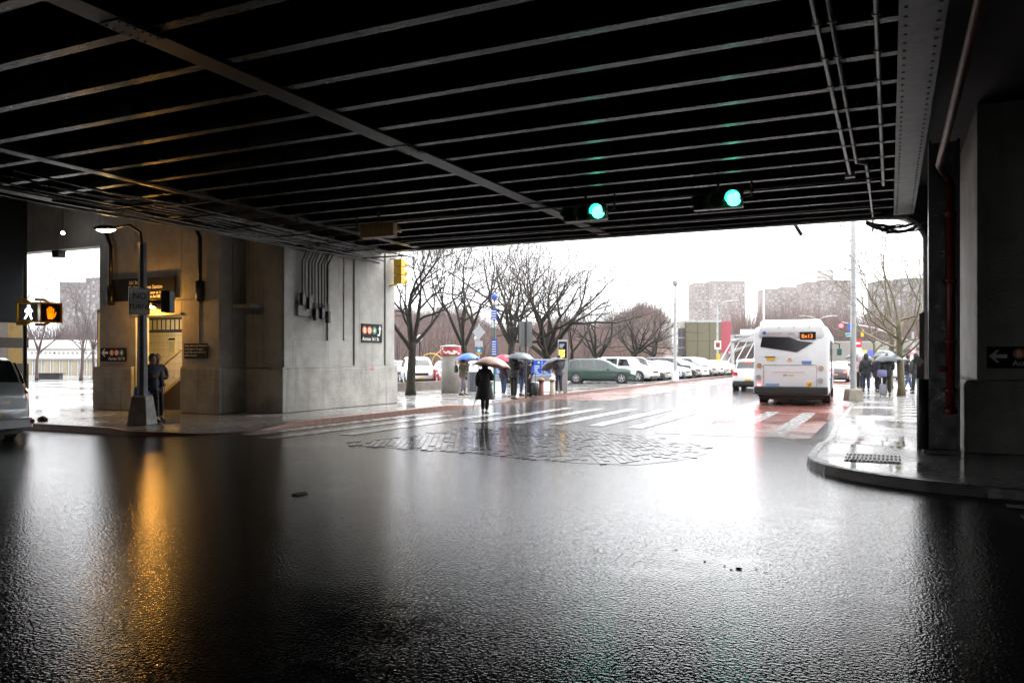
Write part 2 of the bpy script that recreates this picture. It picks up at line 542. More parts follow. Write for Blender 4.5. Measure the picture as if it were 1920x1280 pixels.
# ---- painted markings and the red bus lanes
lane = MB()
def strip(mb, x0, x1, y0, y1, z):
    mb.add([(x0, y0, z), (x1, y0, z), (x1, y1, z), (x0, y1, z)], [(0, 1, 2, 3)])
l1 = MB(); strip(l1, -13.4, -10.3, 31, 110, .004)
tag(l1.build('bus_lane', M_REDLANE), kind='structure')
l2 = MB(); strip(l2, -4.9, -1.55, 18.0, 110, .004)
tag(l2.build('bus_lane', M_REDLANE), kind='structure')
rnd = random.Random(5)
def bar(x, y0, y1, w=.42, sk=0.0):
    mb = MB()
    n = 12
    vs = []
    for i in range(n+1):
        t = i/n
        yy = y0+(y1-y0)*t
        vs.append((x-w/2+sk*t+rnd.uniform(-.02, .02), yy, .009)); vs.append((x+w/2+sk*t+rnd.uniform(-.02, .02), yy, .009))
    mb.add(vs, [(2*i, 2*i+1, 2*i+3, 2*i+2) for i in range(n)])
    return mb.build('crosswalk_bar', M_WHITEP, road)
for x, y0, y1 in ((-13.05, 13.6, 21), (-12.1, 13.2, 21), (-11.1, 14.6, 22.5), (-10.1, 18.9, 26), (-9.0, 19.0, 26), (-7.9, 19.2, 26.3), (-6.8, 19.2, 26.5),
                  (-5.7, 19.0, 26.7), (-4.55, 18.7, 26.8), (-3.4, 18.4, 26.8), (-2.3, 18.2, 26.8)):
    bar(x, y0, y1)
for i in range(4):
    mb = MB(); y = 10.85-.72*i; strip(mb, 1.22+.06*i, 3.6, y-.13, y+.13, .009)
    mb.build('crosswalk_bar', M_WHITEP, road)

# ---- old setts showing through a worn patch of tarmac
patch = [(-9.7, 12.9), (-8.2, 12.85), (-6.8, 12.75), (-5.6, 12.45), (-4.6, 12.3), (-3.7, 12.5), (-3.2, 13.4), (-3.0, 14.6), (-3.2, 15.7),
         (-3.9, 16.6), (-4.9, 17.3), (-6.2, 17.8), (-7.6, 18.0), (-8.7, 17.9), (-9.6, 17.3), (-9.9, 16.6), (-9.6, 15.4), (-9.9, 14.4), (-10.2, 13.4)]
def inside(p, poly):
    x, y = p; r = False
    for i in range(len(poly)):
        x0, y0 = poly[i]; x1, y1 = poly[i-1]
        if (y0 > y) != (y1 > y) and x < (x1-x0)*(y-y0)/(y1-y0)+x0: r = not r
    return r
bedm = wet_asphalt('mortar_bed', (.02, .02, .02), (.045, .045, .045), .06, .14, .35, .4, 45)
bed = sheet('sett_paving', patch, .004, M_ASPH)
M_SETT = [wet_asphalt('wet_sett_%d' % i, tuple(.6*x for x in c), c, .06, .14, .25, .40, 30) for i, c in enumerate(((.05, .049, .05), (.062, .06, .058), (.042, .042, .045)))]
def sett_geo(mb, rnd, L=.245, W=.112, M=None):
    z1 = .008
    j = lambda: rnd.uniform(-.005, .005)
    b = [(-L/2+j(), -W/2+j()), (L/2+j(), -W/2+j()), (L/2+j(), W/2+j()), (-L/2+j(), W/2+j())]
    vs = [(x, y, -.01) for x, y in b] + [(x*.985, y*.97, z1*.5) for x, y in b] + [(x*.95, y*.89, z1) for x, y in b]
    fs = [(0,1,5,4),(1,2,6,5),(2,3,7,6),(3,0,4,7),(4,5,9,8),(5,6,10,9),(6,7,11,10),(7,4,8,11),(8,9,10,11)]
    if M: vs = [M @ Vector(v) for v in vs]
    mb.add(vs, fs)
rnd = random.Random(11)
sett_me = []
for i in range(9):
    mb = MB(); sett_geo(mb, rnd); sett_me.append(mb.mesh('brick', M_SETT[i % 3], False))
spots = []
ang = R(118)
ca, sa = math.cos(ang), math.sin(ang)
for i in range(-60, 60):
    for k in range(-110, 110):
        u = i*.255 + (.128 if k % 2 else 0); v = k*.122
        x = -5.8 + u*ca - v*sa; y = 14.8 + u*sa + v*ca
        if inside((x, y), patch):
            ed = min(math.hypot(x-q_[0], y-q_[1]) for q_ in patch)
            if ed < .55 and rnd.random() < .5: continue
            if rnd.random() < (.04 if x < -7 else .10 + .10*max(0, x+7)): continue
            spots.append((x, y, ang + rnd.uniform(-.03, .03), .003+rnd.uniform(-.002, .002)))
spots.sort(key=lambda p: math.hypot(p[0]+1.5, p[1]) if p[0] > -3 else math.hypot(p[0], p[1])*(.62 if p[0] < -7 else 1))
for x, y, a, z in spots[:300]:
    o = bpy.data.objects.new('brick', rnd.choice(sett_me)); col.objects.link(o)
    o.parent = bed; o.location = (x, y, z); o.rotation_euler = (rnd.uniform(-.012, .012), rnd.uniform(-.012, .012), a)
rest = MB()
for x, y, a, z in spots[300:]:
    rest.cur = rnd.randrange(3)
    sett_geo(rest, rnd, M=Matrix.Translation((x, y, z)) @ Matrix.Rotation(a, 4, 'Z'))
tag(rest.build('bricks', M_SETT, bed, False), kind='stuff')

# ================================================================== ELEVATED RAILWAY BRIDGE
SOF = 5.40
bridge = thing('railway_bridge', 'black steel elevated railway bridge spanning the wet street overhead', 'bridge', (0, 0, 0))
BY = [3.1+1.08*i for i in range(18)]
for i, y in enumerate(BY):
    mb = MB()
    mb.cur = 1; mb.box(-17.3, .12, y-.075, y+.075, SOF, SOF+.028)
    mb.cur = 0; mb.box(-17.3, .12, y-.012, y+.012, SOF+.028, SOF+.62)
    mb.cur = 0; mb.box(-17.3, .12, y-.13, y+.13, SOF+.62, SOF+.65)
    for x in [-16+1.9*k for k in range(9)]:       # web stiffeners
        mb.box(x-.01, x+.01, y-.10, y-.012, SOF+.03, SOF+.6)
    mb.build('beam', [M_STEEL, M_FLANGE], bridge)
deck = MB()  # carried far out of view behind and left to cut stray light
deck.box(-18.2, 40, -40, 22.7, SOF+.66, SOF+.95)
deck.box(-110, -18.2, -40, 17.0, SOF+1.5, SOF+1.8)
deck.box(-18.2, -18.0, -40, 17.0, SOF+.95, SOF+1.5)
deck.build('deck', M_DECK, bridge)
for (x, w, zz, m) in ((-7.62, .34, SOF-.035, M_GREYSTEEL), (-14.1, .26, SOF-.03, M_STEEL), (-17.5, .4, SOF-.03, M_GREYSTEEL), (.31, .46, SOF-.05, mat('pale_grey_girder', (.075, .08, .085), .45, spec=.25, var=.5, vscale=3.5, bump=.6, bscale=30, c2=(.03, .032, .034)))):
    mb = MB()
    y1 = 22.4
    mb.cur = 1
    mb.box(x-w/2, x+w/2, -12, y1, zz, zz+.03)
    mb.cur = 0
    mb.box(x-.015, x+.015, -12, y1, zz+.03, SOF+.64)
    if x > -7.0:
        for sx in (-1, 1):                       # angle irons riveted along the flange
            mb.box(x+sx*.02-.0 if sx > 0 else x-.12, x+.12 if sx > 0 else x-.02, -12, y1, zz+.03, zz+.055)
    o = mb.build('girder', [M_STEEL, m], bridge)
# splice plates with rivets on the long girders
for gx_, ys in ((-7.62, (6.2, 11.8, 17.4)),):
    for y in ys:
        mb = MB()
        mb.box(gx_-.15, gx_+.15, y-.3, y+.3, SOF-.05-(.015 if gx_ > 0 else 0), SOF-.0351-(.015 if gx_ > 0 else 0))
        for i in range(6):
            for s_ in (-.1, .1):
                mb.lathe([(.014, -.012), (.016, 0)], 6, (gx_+s_, y-.25+i*.1, SOF-.05-(.015 if gx_ > 0 else 0)))
        mb.build('splice_plate', M_GREYSTEEL, bridge)
rv = MB()
for i in range(70):
    for s_ in (-.16, .16):
        rv.lathe([(.012, -.014), (.019, -.006), (.02, 0)], 6, (.31+s_, 4.5+i*.26, SOF-.05))
tag(rv.build('rivets', M_STEEL, bridge), kind='stuff')
# far edge girder with curved knee brackets
fg = MB()
fg.box(-24, 24, 22.72, 22.75, SOF-.02, SOF+1.6)
fg.box(-24, 24, 22.55, 22.95, SOF-.05, SOF-.02)
fg.build('edge_girder', M_STEEL, bridge)
kn = MB()
rr = .95
poly = [(.86, SOF-.052), (.86, SOF-.05-rr)] + [(.86-rr+rr*math.cos(R(a)), SOF-.05-rr+rr*math.sin(R(a))) for a in range(9, 82, 9)] + [(.86-rr, SOF-.052)]
kn.prism(poly[::-1], 22.6, 22.9, 'y')
kn.build('knee_bracket', M_STEEL, bridge)
st = MB()
st.box(.86, 1.3, 22.5, 22.95, .14, SOF)
st.build('column', M_STEEL, bridge)
tr = MB()                                         # bracket standing out below the edge
tr.tube([(-2.6, 22.3, SOF-.08), (-2.3, 22.35, SOF-.10), (-2.12, 22.35, SOF-.42)], .05, 6)
tr.build('bracket', M_PIPE, bridge)
# near riveted column with its guard plate, right
ncol = MB()
ncol.cur = 0
ncol.box(.58, .62, 15.0, 15.36, .14, SOF-.06)
ncol.box(1.0, 1.04, 15.0, 15.36, .14, SOF-.06)
ncol.box(.62, 1.0, 15.16, 15.19, .14, SOF-.06)
ncol.box(.5, 1.05, 14.96, 15.38, .14, .20)
nc = ncol.build('column', M_STEEL, bridge)
gp_ = MB()
gp_.tube([(.5, 15.12, .2), (.5, 15.12, 1.38)], .085, 10)
gp_.build('guard_post', M_DARKMET, bridge, True)
gp2 = MB()
gp2.prism([(.42, .14), (.54, .14), (.54, 2.55), (.46, 2.5), (.46, 1.75), (.42, 1.6)], 15.62, 15.7, 'y')
gp2.build('guard_plate', mat('primer_plate', (.20, .135, .14), .5, var=.3), bridge)
tg = MB()
Mx = facing(-.3, -1, (.44, 15.56, 1.68))
flat(Mx, [(-.09, -.02), (.03, -.11), (.1, .0), (-.02, .1)], 0, .006, tg)
tg.build('torn_notice', M_SIGNWHT, bridge)
# conduits on the soffit
cd = [[(-.71, 1, 5.31), (-.71, 16.9, 5.31)],
      [(-.56, 1, 5.31), (-.56, 15.9, 5.31), (-.40, 16.1, 5.31), (-.40, 18.6, 5.31)],
      [(-.13, 1, 5.31), (-.13, 18.2, 5.31)]]
for c in cd:
    mb = MB().tube(c, .028, 8)
    y = 2.6
    while y < c[-1][1]-.3:
        xx = c[0][0] if y < c[1][1] else c[-1][0]
        mb.box(xx-.045, xx+.045, y-.012, y+.012, 5.275, 5.345)
        y += 1.08
    mb.build('conduit', M_PIPE, bridge, True)
jb = MB().box(-.80, -.62, 16.86, 17.0, 5.26, 5.36)
jb.build('junction_box', M_PIPE, bridge)
jb = MB().tube([(-.40, 18.6, 5.31), (-.40, 22.2, 5.31), (-.40, 22.3, 4.95)], .022, 6)
jb.build('conduit', M_PIPE, bridge)
cx = MB()
cx.tube([(-14, 22.2, SOF-.12), (-.3, 22.2, SOF-.12), (.35, 22.2, SOF-.16), (.62, 22.2, SOF-.34), (.78, 22.2, SOF-.7), (.8, 22.2, .3)], .05, 8)
cx.build('conduit', M_PIPE, bridge, True)
for yy, zz in ((17.25, 5.28), (20.6, 5.33), (21.5, 5.30)):
    mb = MB().tube([(-13.8, yy, zz), (-6, yy, zz-.03), (-.2, yy, zz)], .022, 6)
    mb.build('conduit', M_DARKMET, bridge, True)
# bundles of loose cable hanging at the far right corner
cb = MB()
rnd = random.Random(2)
for i in range(7):
    p = []
    for k in range(9):
        t = k/8
        p.append((-.55+1.45*t, 22.2+rnd.uniform(-.05, .05), 5.18-.30*math.sin(PI*t)*(0.4+.1*i)+rnd.uniform(-.04, .04)))
    cb.tube(p, rnd.uniform(.015, .03), 5)
cb.tube([(-.1, 22.1, 4.86), (.8, 22.1, 4.90)], .022, 5)
cb.build('cable_bundle', M_BLACK, bridge, True)
# cable trays over the left pavement
trb = MB()
rnd = random.Random(8)
for i in range(12):
    x = -14.3-.14*i
    y0, y1 = rnd.uniform(8, 13), rnd.uniform(20.6, 22.4)
    z = 5.16-.02*i+rnd.uniform(-.05, .05)
    p = [(x, y0, z)]
    for k in range(1, 8):
        p.append((x+rnd.uniform(-.05, .05), y0+(y1-y0)*k/7, z+rnd.uniform(-.05, .03)))
    trb.tube(p, rnd.uniform(.018, .04), 5)
for k in range(7):
    y = 12+1.6*k
    trb.box(-16.0, -14.1, y-.03, y+.03, 5.0, 5.04)
trb.build('cable_tray', M_STEEL, bridge, True)

# red standpipe at the right
rp = thing('fire_standpipe', 'dark red standpipe running under the bridge and down beside the right pier', 'pipe')
MB().tube([(.72, 0, 4.87), (.72, 14.7, 4.87), (.76, 14.86, 4.82), (.9, 14.93, 4.6)], .055, 10).build('pipe_run', mat('pink_worn_paint', (.34, .16, .15), .4, var=.3, vscale=6), rp, True)
MB().tube([(.9, 14.93, 4.62), (.9, 14.93, .95)], .065, 10).build('riser', M_RED, rp, True)
for z in (4.1, 3.0, 2.0, 1.2):
    MB().lathe([(.085, -.04), (.095, -.02), (.095, .02), (.085, .04)], 10, (.9, 14.93, z)).build('coupling', M_RED, rp, True)
MB().tube([(.9, 14.93, 1.55), (.74, 14.9, 1.55)], .045, 8).build('valve', M_RED, rp, True)
MB().lathe([(.05, 0), (.10, .02), (.10, .10), (.04, .14)], 10, (.9, 14.93, .8)).build('outlet', M_RED, rp, True)

# ================================================================== PIERS
# right pier
pr = thing('concrete_pier', 'dark board-marked concrete bridge pier at the right edge, with a ledge', 'pier')
MB().box(1.32, 12, 15.5, 22.5, 1.36, SOF+.6).build('upper_wall', M_CONC, pr, bevel=.02)
MB().prism([(1.12, .14), (12.1, .14), (12.1, 1.30), (12.1, 1.36), (1.16, 1.36), (1.12, 1.30)][::1], 15.36, 22.6, 'y').build('base', M_CONCB, pr, bevel=.025)
# left pier with the station doorway : front at Y = 17
X0, X1, YF = -22.52, -17.35, 17.0
DX0, DX1, DZ = -20.65, -18.85, 2.98
ps = thing('concrete_pier', 'tan concrete pier with the lit subway stair entrance and stone ledges', 'pier')
w = MB()
w.box(X0+.14, DX0-.12, YF, YF+.5, .14, SOF+1.5)
w.box(DX1+.02, X1-.0, YF, YF+.5, .14, SOF+1.5)
w.box(DX0-.12, DX1+.02, YF, YF+.5, DZ, SOF+1.5)
w.build('front_wall', M_CONC, ps, bevel=.015)
s = MB()
s.box(X1-.4, X1, YF+.5, 23.5, .14, SOF+.6)
s.build('side_wall', M_CONC, ps)
MB().box(X0, DX0-.15, YF-.14, YF-.002, .14, 1.44).build('base', M_CONCB, ps, bevel=.03)
MB().box(DX1+.10, X1+.12, YF-.14, YF-.002, .14, 1.44).build('base', M_CONCB, ps, bevel=.03)
MB().box(X1+.002, X1+.12, YF, 18.0, .14, 1.44).build('base', M_CONCB, ps, bevel=.03)
MB().box(X0+.02, DX0-.16, YF-.13, YF-.002, 1.442, 1.475).build('ledge', M_CONC, ps)
MB().box(DX1+.12, X1+.11, YF-.13, YF-.002, 1.442, 1.475).build('ledge', M_CONC, ps)
# raised panel frames on the front wall
for (a, b, z0, z1) in ((DX0-.35, DX1+.75, DZ+.42, DZ+.46), (DX1+.72, DX1+.755, DZ-1.1, DZ+.415)):
    MB().box(a, b, YF-.035, YF-.001, z0, z1).build('moulding', M_CONC, ps)
MB().box(DX0-.22, DX1+.06, YF-.06, YF-.001, DZ+.02, DZ+.10).build('lintel', M_CONC, ps, bevel=.02)
for (a, b, z0, z1, y0, y1) in ((X1+.001, X1+.035, 2.3, 5.4, 17.5, 17.56), (X1+.001, X1+.035, 2.3, 5.4, 17.05, 17.1), (X1+.001, X1+.035, 2.26, 2.3, 17.05, 17.56)):
    MB().box(a, b, y0, y1, z0, z1).build('moulding', M_CONC, ps)
# stairwell behind the doorway
M_TILE = mat('cream_tile', (.62, .56, .42), .18, var=.12, vscale=3)
M_GROUT = mat('grout', (.22, .19, .14), .8)
sw = MB()
YB = YF+1.9
sw.box(DX0-2.5, DX1+2.2, YB, YB+.1, .14, 3.2)
sw.build('stairwell_wall', M_GROUT, ps)
MB().box(DX0-2.5, DX0-2.45, YF+.5, YB, .14, 3.2).build('stairwell_wall', M_TILE, ps)
MB().box(DX1+1.0, DX1+1.05, YF+.5, YB, .14, 3.2).build('stairwell_wall', M_TILE, ps)
MB().box(DX0-2.5, DX1+2.2, YF+.5, YB, 3.2, 3.3).build('stairwell_ceiling', M_CONC, ps)
tile_me = MB().box(-.111, .111, -.012, 0, -.111, .111).mesh('tile', M_TILE)
for i in range(23):
    for j in range(12):
        o = bpy.data.objects.new('tile', tile_me); col.objects.link(o); o.parent = ps
        o.location = (DX0-2.33+i*.232, YB-.001, .28+j*.232)
# dark band with pale bars along the top of the tiled wall
MB().box(DX0-2.4, DX1+.98, YB-.03, YB-.014, 2.58, 2.62).build('tile_band', mat('band_tile', (.03, .022, .018), .3), ps)
MB().box(DX0-2.4, DX1+.98, YB-.03, YB-.0135, 2.62, 3.12).build('tile_band', MATS['band_tile'], ps)
for i in range(25):
    x = DX0-2.3+i*.205
    MB().box(x-.065, x+.065, YB-.042, YB-.031, 2.68, 3.0).build('band_tile', M_TILE, ps)
# stairs going up to the right with a sloping apron and handrail
for k in range(7):
    MB().box(DX0+.75+k*.28, DX1+.98, YF+.9, YB-.035, .14+k*.17, .14+(k+1)*.17-.002).build('stair_step', M_CONCB, ps)
ap = MB()
ap.prism([(-20.95, .14), (DX1+.98, .14), (DX1+.98, 2.25), (-20.8, .40)], YF+.78, YF+.86, 'y')
ap.build('stair_apron', mat('dark_stair_side', (.05, .035, .025), .5), ps)
ap = MB()
ap.prism([(-20.85, .40), (DX1+.98, 2.27), (DX1+.98, 2.40), (-20.85, .52)], YF+.861, YF+.90, 'y')
ap.build('stair_string', M_TILE, ps)
MB().tube([(-20.8, YF+.82, 1.34), (-18.9, YF+.82, 2.52)], .03, 8).build('handrail', mat('lit_steel_rail', (.7, .6, .42), .35, .3), ps, True)  # steel rail, the stairwell light put into its colour
po = MB().box(-21.52, -21.18, YB-.03, YB-.0135, 1.85, 2.42); po.build('notice_poster', mat('paper', (.6, .57, .48), .6), ps)
for k in range(5):
    MB().box(-21.48, -21.25+.02*(k % 2), YB-.034, YB-.031, 1.95+.07*k, 1.965+.07*k).build('notice_line', M_SIGNBLK, ps)
MB().box(-21.50, -21.20, YB-.034, YB-.031, 2.33, 2.39).build('notice_line', M_SIGNBLK, ps)

# left street pier with panels: faces X
pl = thing('concrete_pier', 'pale concrete pier beside the left pavement with recessed panels and conduits', 'pier')
PX = -15.95
MB().box(X1+.002, PX, 18.05, 23.75, 1.44, SOF+.6).build('wall', M_CONC, pl, bevel=.012)
MB().box(X1+.13, PX+.13, 17.9, 20.55, .14, 1.42).build('base', M_CONCB, pl, bevel=.03)
MB().box(X1+.13, PX+.10, 20.552, 23.9, .14, 1.44).build('base', M_CONCB, pl, bevel=.03)
MB().box(PX-.3, PX+.12, 17.92, 20.56, 1.421, 1.47).build('ledge', M_CONC, pl, bevel=.012)
MB().box(PX-.3, PX+.09, 20.562, 23.88, 1.441, 1.485).build('ledge', M_CONC, pl, bevel=.012)
# stiles and rails standing proud so that the panels read as recesses
def face(y0, y1, z0, z1, t=.06):
    MB().box(PX+.001, PX+t, y0, y1, z0, z1).build('panel_frame', M_CONC, pl, bevel=.008)
face(18.05, 18.42, 1.47, 5.9)
face(18.421, 20.05, 1.47, 2.28)
face(20.051, 20.62, 1.47, 5.9)
face(20.9, 21.38, 2.3, 5.9, .03)
face(20.621, 21.38, 1.49, 2.299, .03)
face(21.40, 23.05, 1.49, 5.9, .075)
face(23.2, 23.74, 1.49, 5.9, .06)
MB().box(X1+.5, PX-.02, 18.02, 18.049, 1.5, 5.9).build('panel_frame', M_CONC, pl)
gf = MB()
gf.box(PX+.121, PX+.125, 22.25, 22.45, 1.36, 1.41)
gf.build('paint_splash', mat('pink_spray', (.7, .12, .2), .6), pl)
# conduits swinging down the recessed panel into boxes
rnd = random.Random(21)
for i in range(9):
    y = 18.75+.15*i
    zb = 3.45-.18*(i > 3)-.05*(i % 3)+.2*(i < 4)
    top = 5.0-.05*rnd.random()
    MB().tube([(PX+.9, y+.25, top+.12), (PX+.5, y+.2, top+.08), (PX+.22, y+.1, top-.05), (PX+.13, y, top-.35), (PX+.13, y, zb)], .022+.01*(i % 3 == 1), 7).build('conduit', M_PIPE if i % 3 == 1 else M_STEEL, pl, True)
    if i % 2 == 0:
        MB().box(PX+.07, PX+.2, y-.055, y+.055, zb-.34, zb+.02).build('cable_gland', M_DARKMET, pl, bevel=.01)
MB().box(PX+.061, PX+.09, 18.62, 20.1, 3.0, 3.42).build('backing_board', mat('grey_board', (.2, .19, .18), .6, var=.3), pl)
# downpipes and hung boxes on the station front
for x in (-21.75, -18.0):
    MB().tube([(x-.2, YF-.10, 5.6), (x, YF-.10, 5.2), (x, YF-.10, 3.9)], .06, 8).build('conduit', M_STEEL, ps, True)
    MB().tube([(x, YF-.10, 3.95), (x, YF-.10, 3.4), (x, YF-.1, 3.36)], [.12, .12, .06], 10).build('cable_pothead', M_STEEL, ps, True)
# lintel over the far-left opening
ln_ = MB()
ln_.box(-36, X0+.14, YF, YF+.4, 5.25, 7.2)
ln_.build('lintel_beam', M_CONC, ps)
ln_ = MB(); ln_.prism([(-24.75, 5.249), (-24.72, 5.02), (-24.42, 5.02), (-24.39, 5.249)], YF+.05, YF+.3, 'y'); ln_.build('bearing_block', M_STEEL, ps)

# far-left steel column with striped guard
lc = thing('steel_column', 'dark blue steel bridge column with yellow and black striped guard at left edge', 'column')
m_b = mat('dark_blue_steel', (.005, .010, .015), .6, var=.4, spec=.12)
MB().box(-26.6, -25.3, 15.5, 16.6, .14, SOF+1.5).build('shaft', m_b, lc)
for (x0, x1) in ((-26.62, -26.54), (-25.36, -25.28)):
    MB().box(x0, x1, 15.38, 15.499, 2.66, SOF+1.5).build('flange', m_b, lc)
m_gp = mat('grey_guard_plate', (.22, .22, .22), .5, var=.3)
for k, (z0, z1) in enumerate(((.14, 1.06), (1.065, 1.56), (1.565, 2.06), (2.065, 2.38), (2.385, 2.86))):
    if k % 2 == 0 and k > 0:
        MB().box(-25.299, -25.25, 15.45, 15.93, z0, z1).build('guard_plate', m_gp, lc)
        MB().box(-25.299, -25.25, 15.935, 16.42, z0, z1).build('guard_band', mat('faded_yellow', (.34, .24, .08), .6, var=.3), lc)
        for q in range(3):
            MB().tube([(-25.25, 15.6, z0+.1+.13*q), (-25.225, 15.6, z0+.1+.13*q)], .025, 6).build('rivet', M_DARKMET, lc)
    else:
        MB().box(-25.299, -25.25, 15.45, 16.62, z0, z1).build('guard_band', M_BLACK, lc)

# unseen dark walls added behind the camera, gapped to control light on the piers
bk = MB()
bk.box(-60, -4, -41, -40, 0, 9)
bk.box(4, 45, -41, -40, 0, 9)
bk.box(40, 41, -40, 60, 0, 9)
tag(bk.build('unseen_back_wall', mat('dark_back_brick', (.05, .04, .035), .9, var=.4)), kind='structure')

# ================================================================== surveyed placing: bearing (photo column) and true distance -> plan position
SN, CS, FP = math.sin(R(YAW)), math.cos(R(YAW)), 1493.33
def wp(px, d):
    k = (px-960)/FP
    return (d*(-SN+k*CS), d*(CS+k*SN))
def wz(py, d):
    return CAM_H - (py-672)/FP*d

# ---- bare trees
def grow(mb, p, d, L, r, lvl, rnd, cfg):
    n = 4 if lvl < 3 else 3
    pts = [p.copy()]; rad = [r]; dirs = [d.copy()]
    for i in range(n):
        j = cfg['wob'] * (1 + .25*lvl)
        d = (d + Vector((rnd.gauss(0, j), rnd.gauss(0, j), rnd.gauss(0, j) + cfg['up']*(.6 if lvl < 2 else .25)))).normalized()
        p = p + d*(L/n)
        pts.append(p.copy()); rad.append(r*(1-.42*(i+1)/n)); dirs.append(d.copy())
    mb.cur = 0 if lvl < 3 else 1
    mb.tube(pts, rad, 6 if lvl < 2 else (4 if lvl < 3 else 3), False)
    if lvl >= cfg['max']: return
    kids = cfg['kids'][min(lvl, len(cfg['kids'])-1)]
    for c in range(kids):
        t = 1.0 if c < 2 else rnd.uniform(.35, .9)
        i = min(n, max(1, int(round(t*n))))
        ax = dirs[i].orthogonal().normalized()
        ax.rotate(Matrix.Rotation(rnd.uniform(0, 2*PI), 3, dirs[i]))
        an = R(rnd.uniform(14, 40) if c < 2 else rnd.uniform(32, 65))
        nd = dirs[i].copy(); nd.rotate(Matrix.Rotation(an, 3, ax))
        if nd.z < -.15: nd.z *= -.4; nd.normalize()
        grow(mb, pts[i].copy(), nd, L*rnd.uniform(.6, .9), max(.007, rad[i]*rnd.uniform(.55, .76)), lvl+1, rnd, cfg)
def make_tree(label, loc, seed, trunk_h, trunk_r, limbs, limb_L, lean=(0, 0), up=.10, tilt=(22, 48), maxl=5, kids=(3, 3, 3, 3, 3), bark=None, twig=None, name='bare_tree', group=None, wob=.10, leader=False, cat='tree'):
    rnd = random.Random(seed)
    t = thing(name, label, cat, (loc[0], loc[1], loc[2] if len(loc) > 2 else .13), 0, group)
    tm = MB()
    n = 8
    pts, rad = [], []
    p = Vector((0, 0, 0)); d = Vector((lean[0], lean[1], 1)).normalized()
    for i in range(n+1):
        f = i/n
        pts.append(p.copy()); rad.append(trunk_r*((1.35-f*2.2) if f < .14 else (1.06-.25*f)))
        d = (d+Vector((rnd.gauss(0, .035), rnd.gauss(0, .035), 0))).normalized()
        p = p+d*(trunk_h/n)
    tm.tube(pts, rad, 10)
    tm.build('trunk', bark or M_BARK, t, True)
    cm = MB()
    cfg = {'wob': wob, 'up': up, 'max': maxl, 'kids': kids}
    top = pts[-1]
    a0 = rnd.uniform(0, 2*PI)
    for k in range(limbs):
        a = a0+2*PI*k/limbs+rnd.uniform(-.4, .4)
        ti = R(rnd.uniform(*tilt))
        if leader and k == 0: ti = R(5)
        dd = Vector((math.sin(ti)*math.cos(a), math.sin(ti)*math.sin(a), math.cos(ti)))
        st = top - Vector((0, 0, 1))*(0 if k < 2 else rnd.uniform(0, .28*trunk_h)) - Vector((0, 0, .06))
        if leader and k > 0:
            st = pts[max(3, n-k % 5)] .copy()
        grow(cm, st, dd, limb_L*rnd.uniform(.8, 1.15)*(1.3 if leader and k == 0 else 1), trunk_r*rnd.uniform(.5, .68)*(.62 if leader else 1), 0, rnd, cfg)
    cm.build('crown', [bark or M_BARK, twig or M_TWIG], t, True)
    return t
gt = 'bare street trees along the car park'
make_tree('nearest bare dark tree beside the pier, forked low over parked cars', (*wp(770, 34.5), .13), 4, 2.3, .19, 5, 2.3, up=.17, group=gt, tilt=(12, 50), kids=(4, 4, 3, 3, 3))
make_tree('bare V-forked tree behind the round concrete kiosk', (*wp(874, 44), .13), 12, 2.3, .19, 4, 2.7, up=.16, group=gt, tilt=(18, 42), kids=(4, 3, 3, 3, 3))
make_tree('slim bare tree behind the red umbrella', (*wp(956, 52), .05), 23, 2.6, .26, 5, 3.0, up=.2, group=gt, tilt=(10, 40), kids=(4, 3, 3, 3, 3))
make_tree('large spreading bare tree behind the blue posters', (*wp(1024, 57), .05), 31, 1.9, .36, 7, 3.6, up=.13, group=gt, tilt=(12, 66), kids=(4, 4, 3, 3, 3))
make_tree('small bare tree with leaning fork right of the display totem', (*wp(1070, 64), .05), 45, 2.3, .18, 3, 2.5, up=.12, group=gt, tilt=(18, 50))
make_tree('bare tree with short green-stained trunk behind the green wagon', (*wp(1116, 68), .05), 52, 1.9, .26, 5, 2.4, up=.1, group=gt, tilt=(25, 62))
make_tree('densely twigged bare tree above the white parked cars', (*wp(1188, 76), .05), 63, 2.2, .24, 6, 2.5, up=.07, group=gt, tilt=(25, 68), kids=(4, 3, 3, 3, 2))
make_tree('last bare tree of the row, before the olive building', (*wp(1219, 84), .05), 71, 2.4, .22, 5, 2.6, up=.06, group=gt, tilt=(25, 70), kids=(4, 3, 3, 2))
gr_ = 'bare plane trees on the right pavement'
make_tree('tall plane tree with mossy brown trunk on the right pavement', (*wp(1690, 33.7), .13), 82, 3.2, .14, 9, 2.4, up=.05, group=gr_, tilt=(45, 85), bark=M_PLANE, leader=True, kids=(3, 3, 3, 3, 3), twig=mat('plane_twig', (.10, .075, .05), .7), wob=.12)
make_tree('second plane tree standing just behind the mossy trunk', (*wp(1668, 42), .13), 95, 3.4, .15, 6, 2.3, up=.06, group=gr_, tilt=(40, 80), bark=M_PLANE, leader=True, kids=(3, 3, 3, 2), twig=MATS['plane_twig'])
make_tree('thin bare sapling left of the plane trees', (*wp(1644, 50), .13), 96, 2.6, .10, 4, 1.9, up=.1, group=gr_, tilt=(20, 50), bark=M_PLANE, kids=(3, 3, 2, 2), twig=MATS['plane_twig'])
gl = 'bare young trees on the plaza'
m_pt = mat('purple_brown_bark', (.07, .045, .045), .6)
m_pw = mat('purple_brown_twig', (.10, .075, .075), .7)
make_tree('bare young tree at the left of the plaza opening', (*wp(69, 58), .13), 101, 2.3, .11, 5, 2.3, up=.12, group=gl, tilt=(20, 62), bark=m_pt, twig=m_pw, kids=(3, 3, 3, 3, 2))
make_tree('bare young tree in the middle of the plaza opening', (*wp(152, 57), .13), 102, 2.5, .12, 7, 2.4, up=.12, group=gl, tilt=(18, 62), bark=m_pt, twig=m_pw, leader=True, kids=(3, 3, 3, 3, 2))
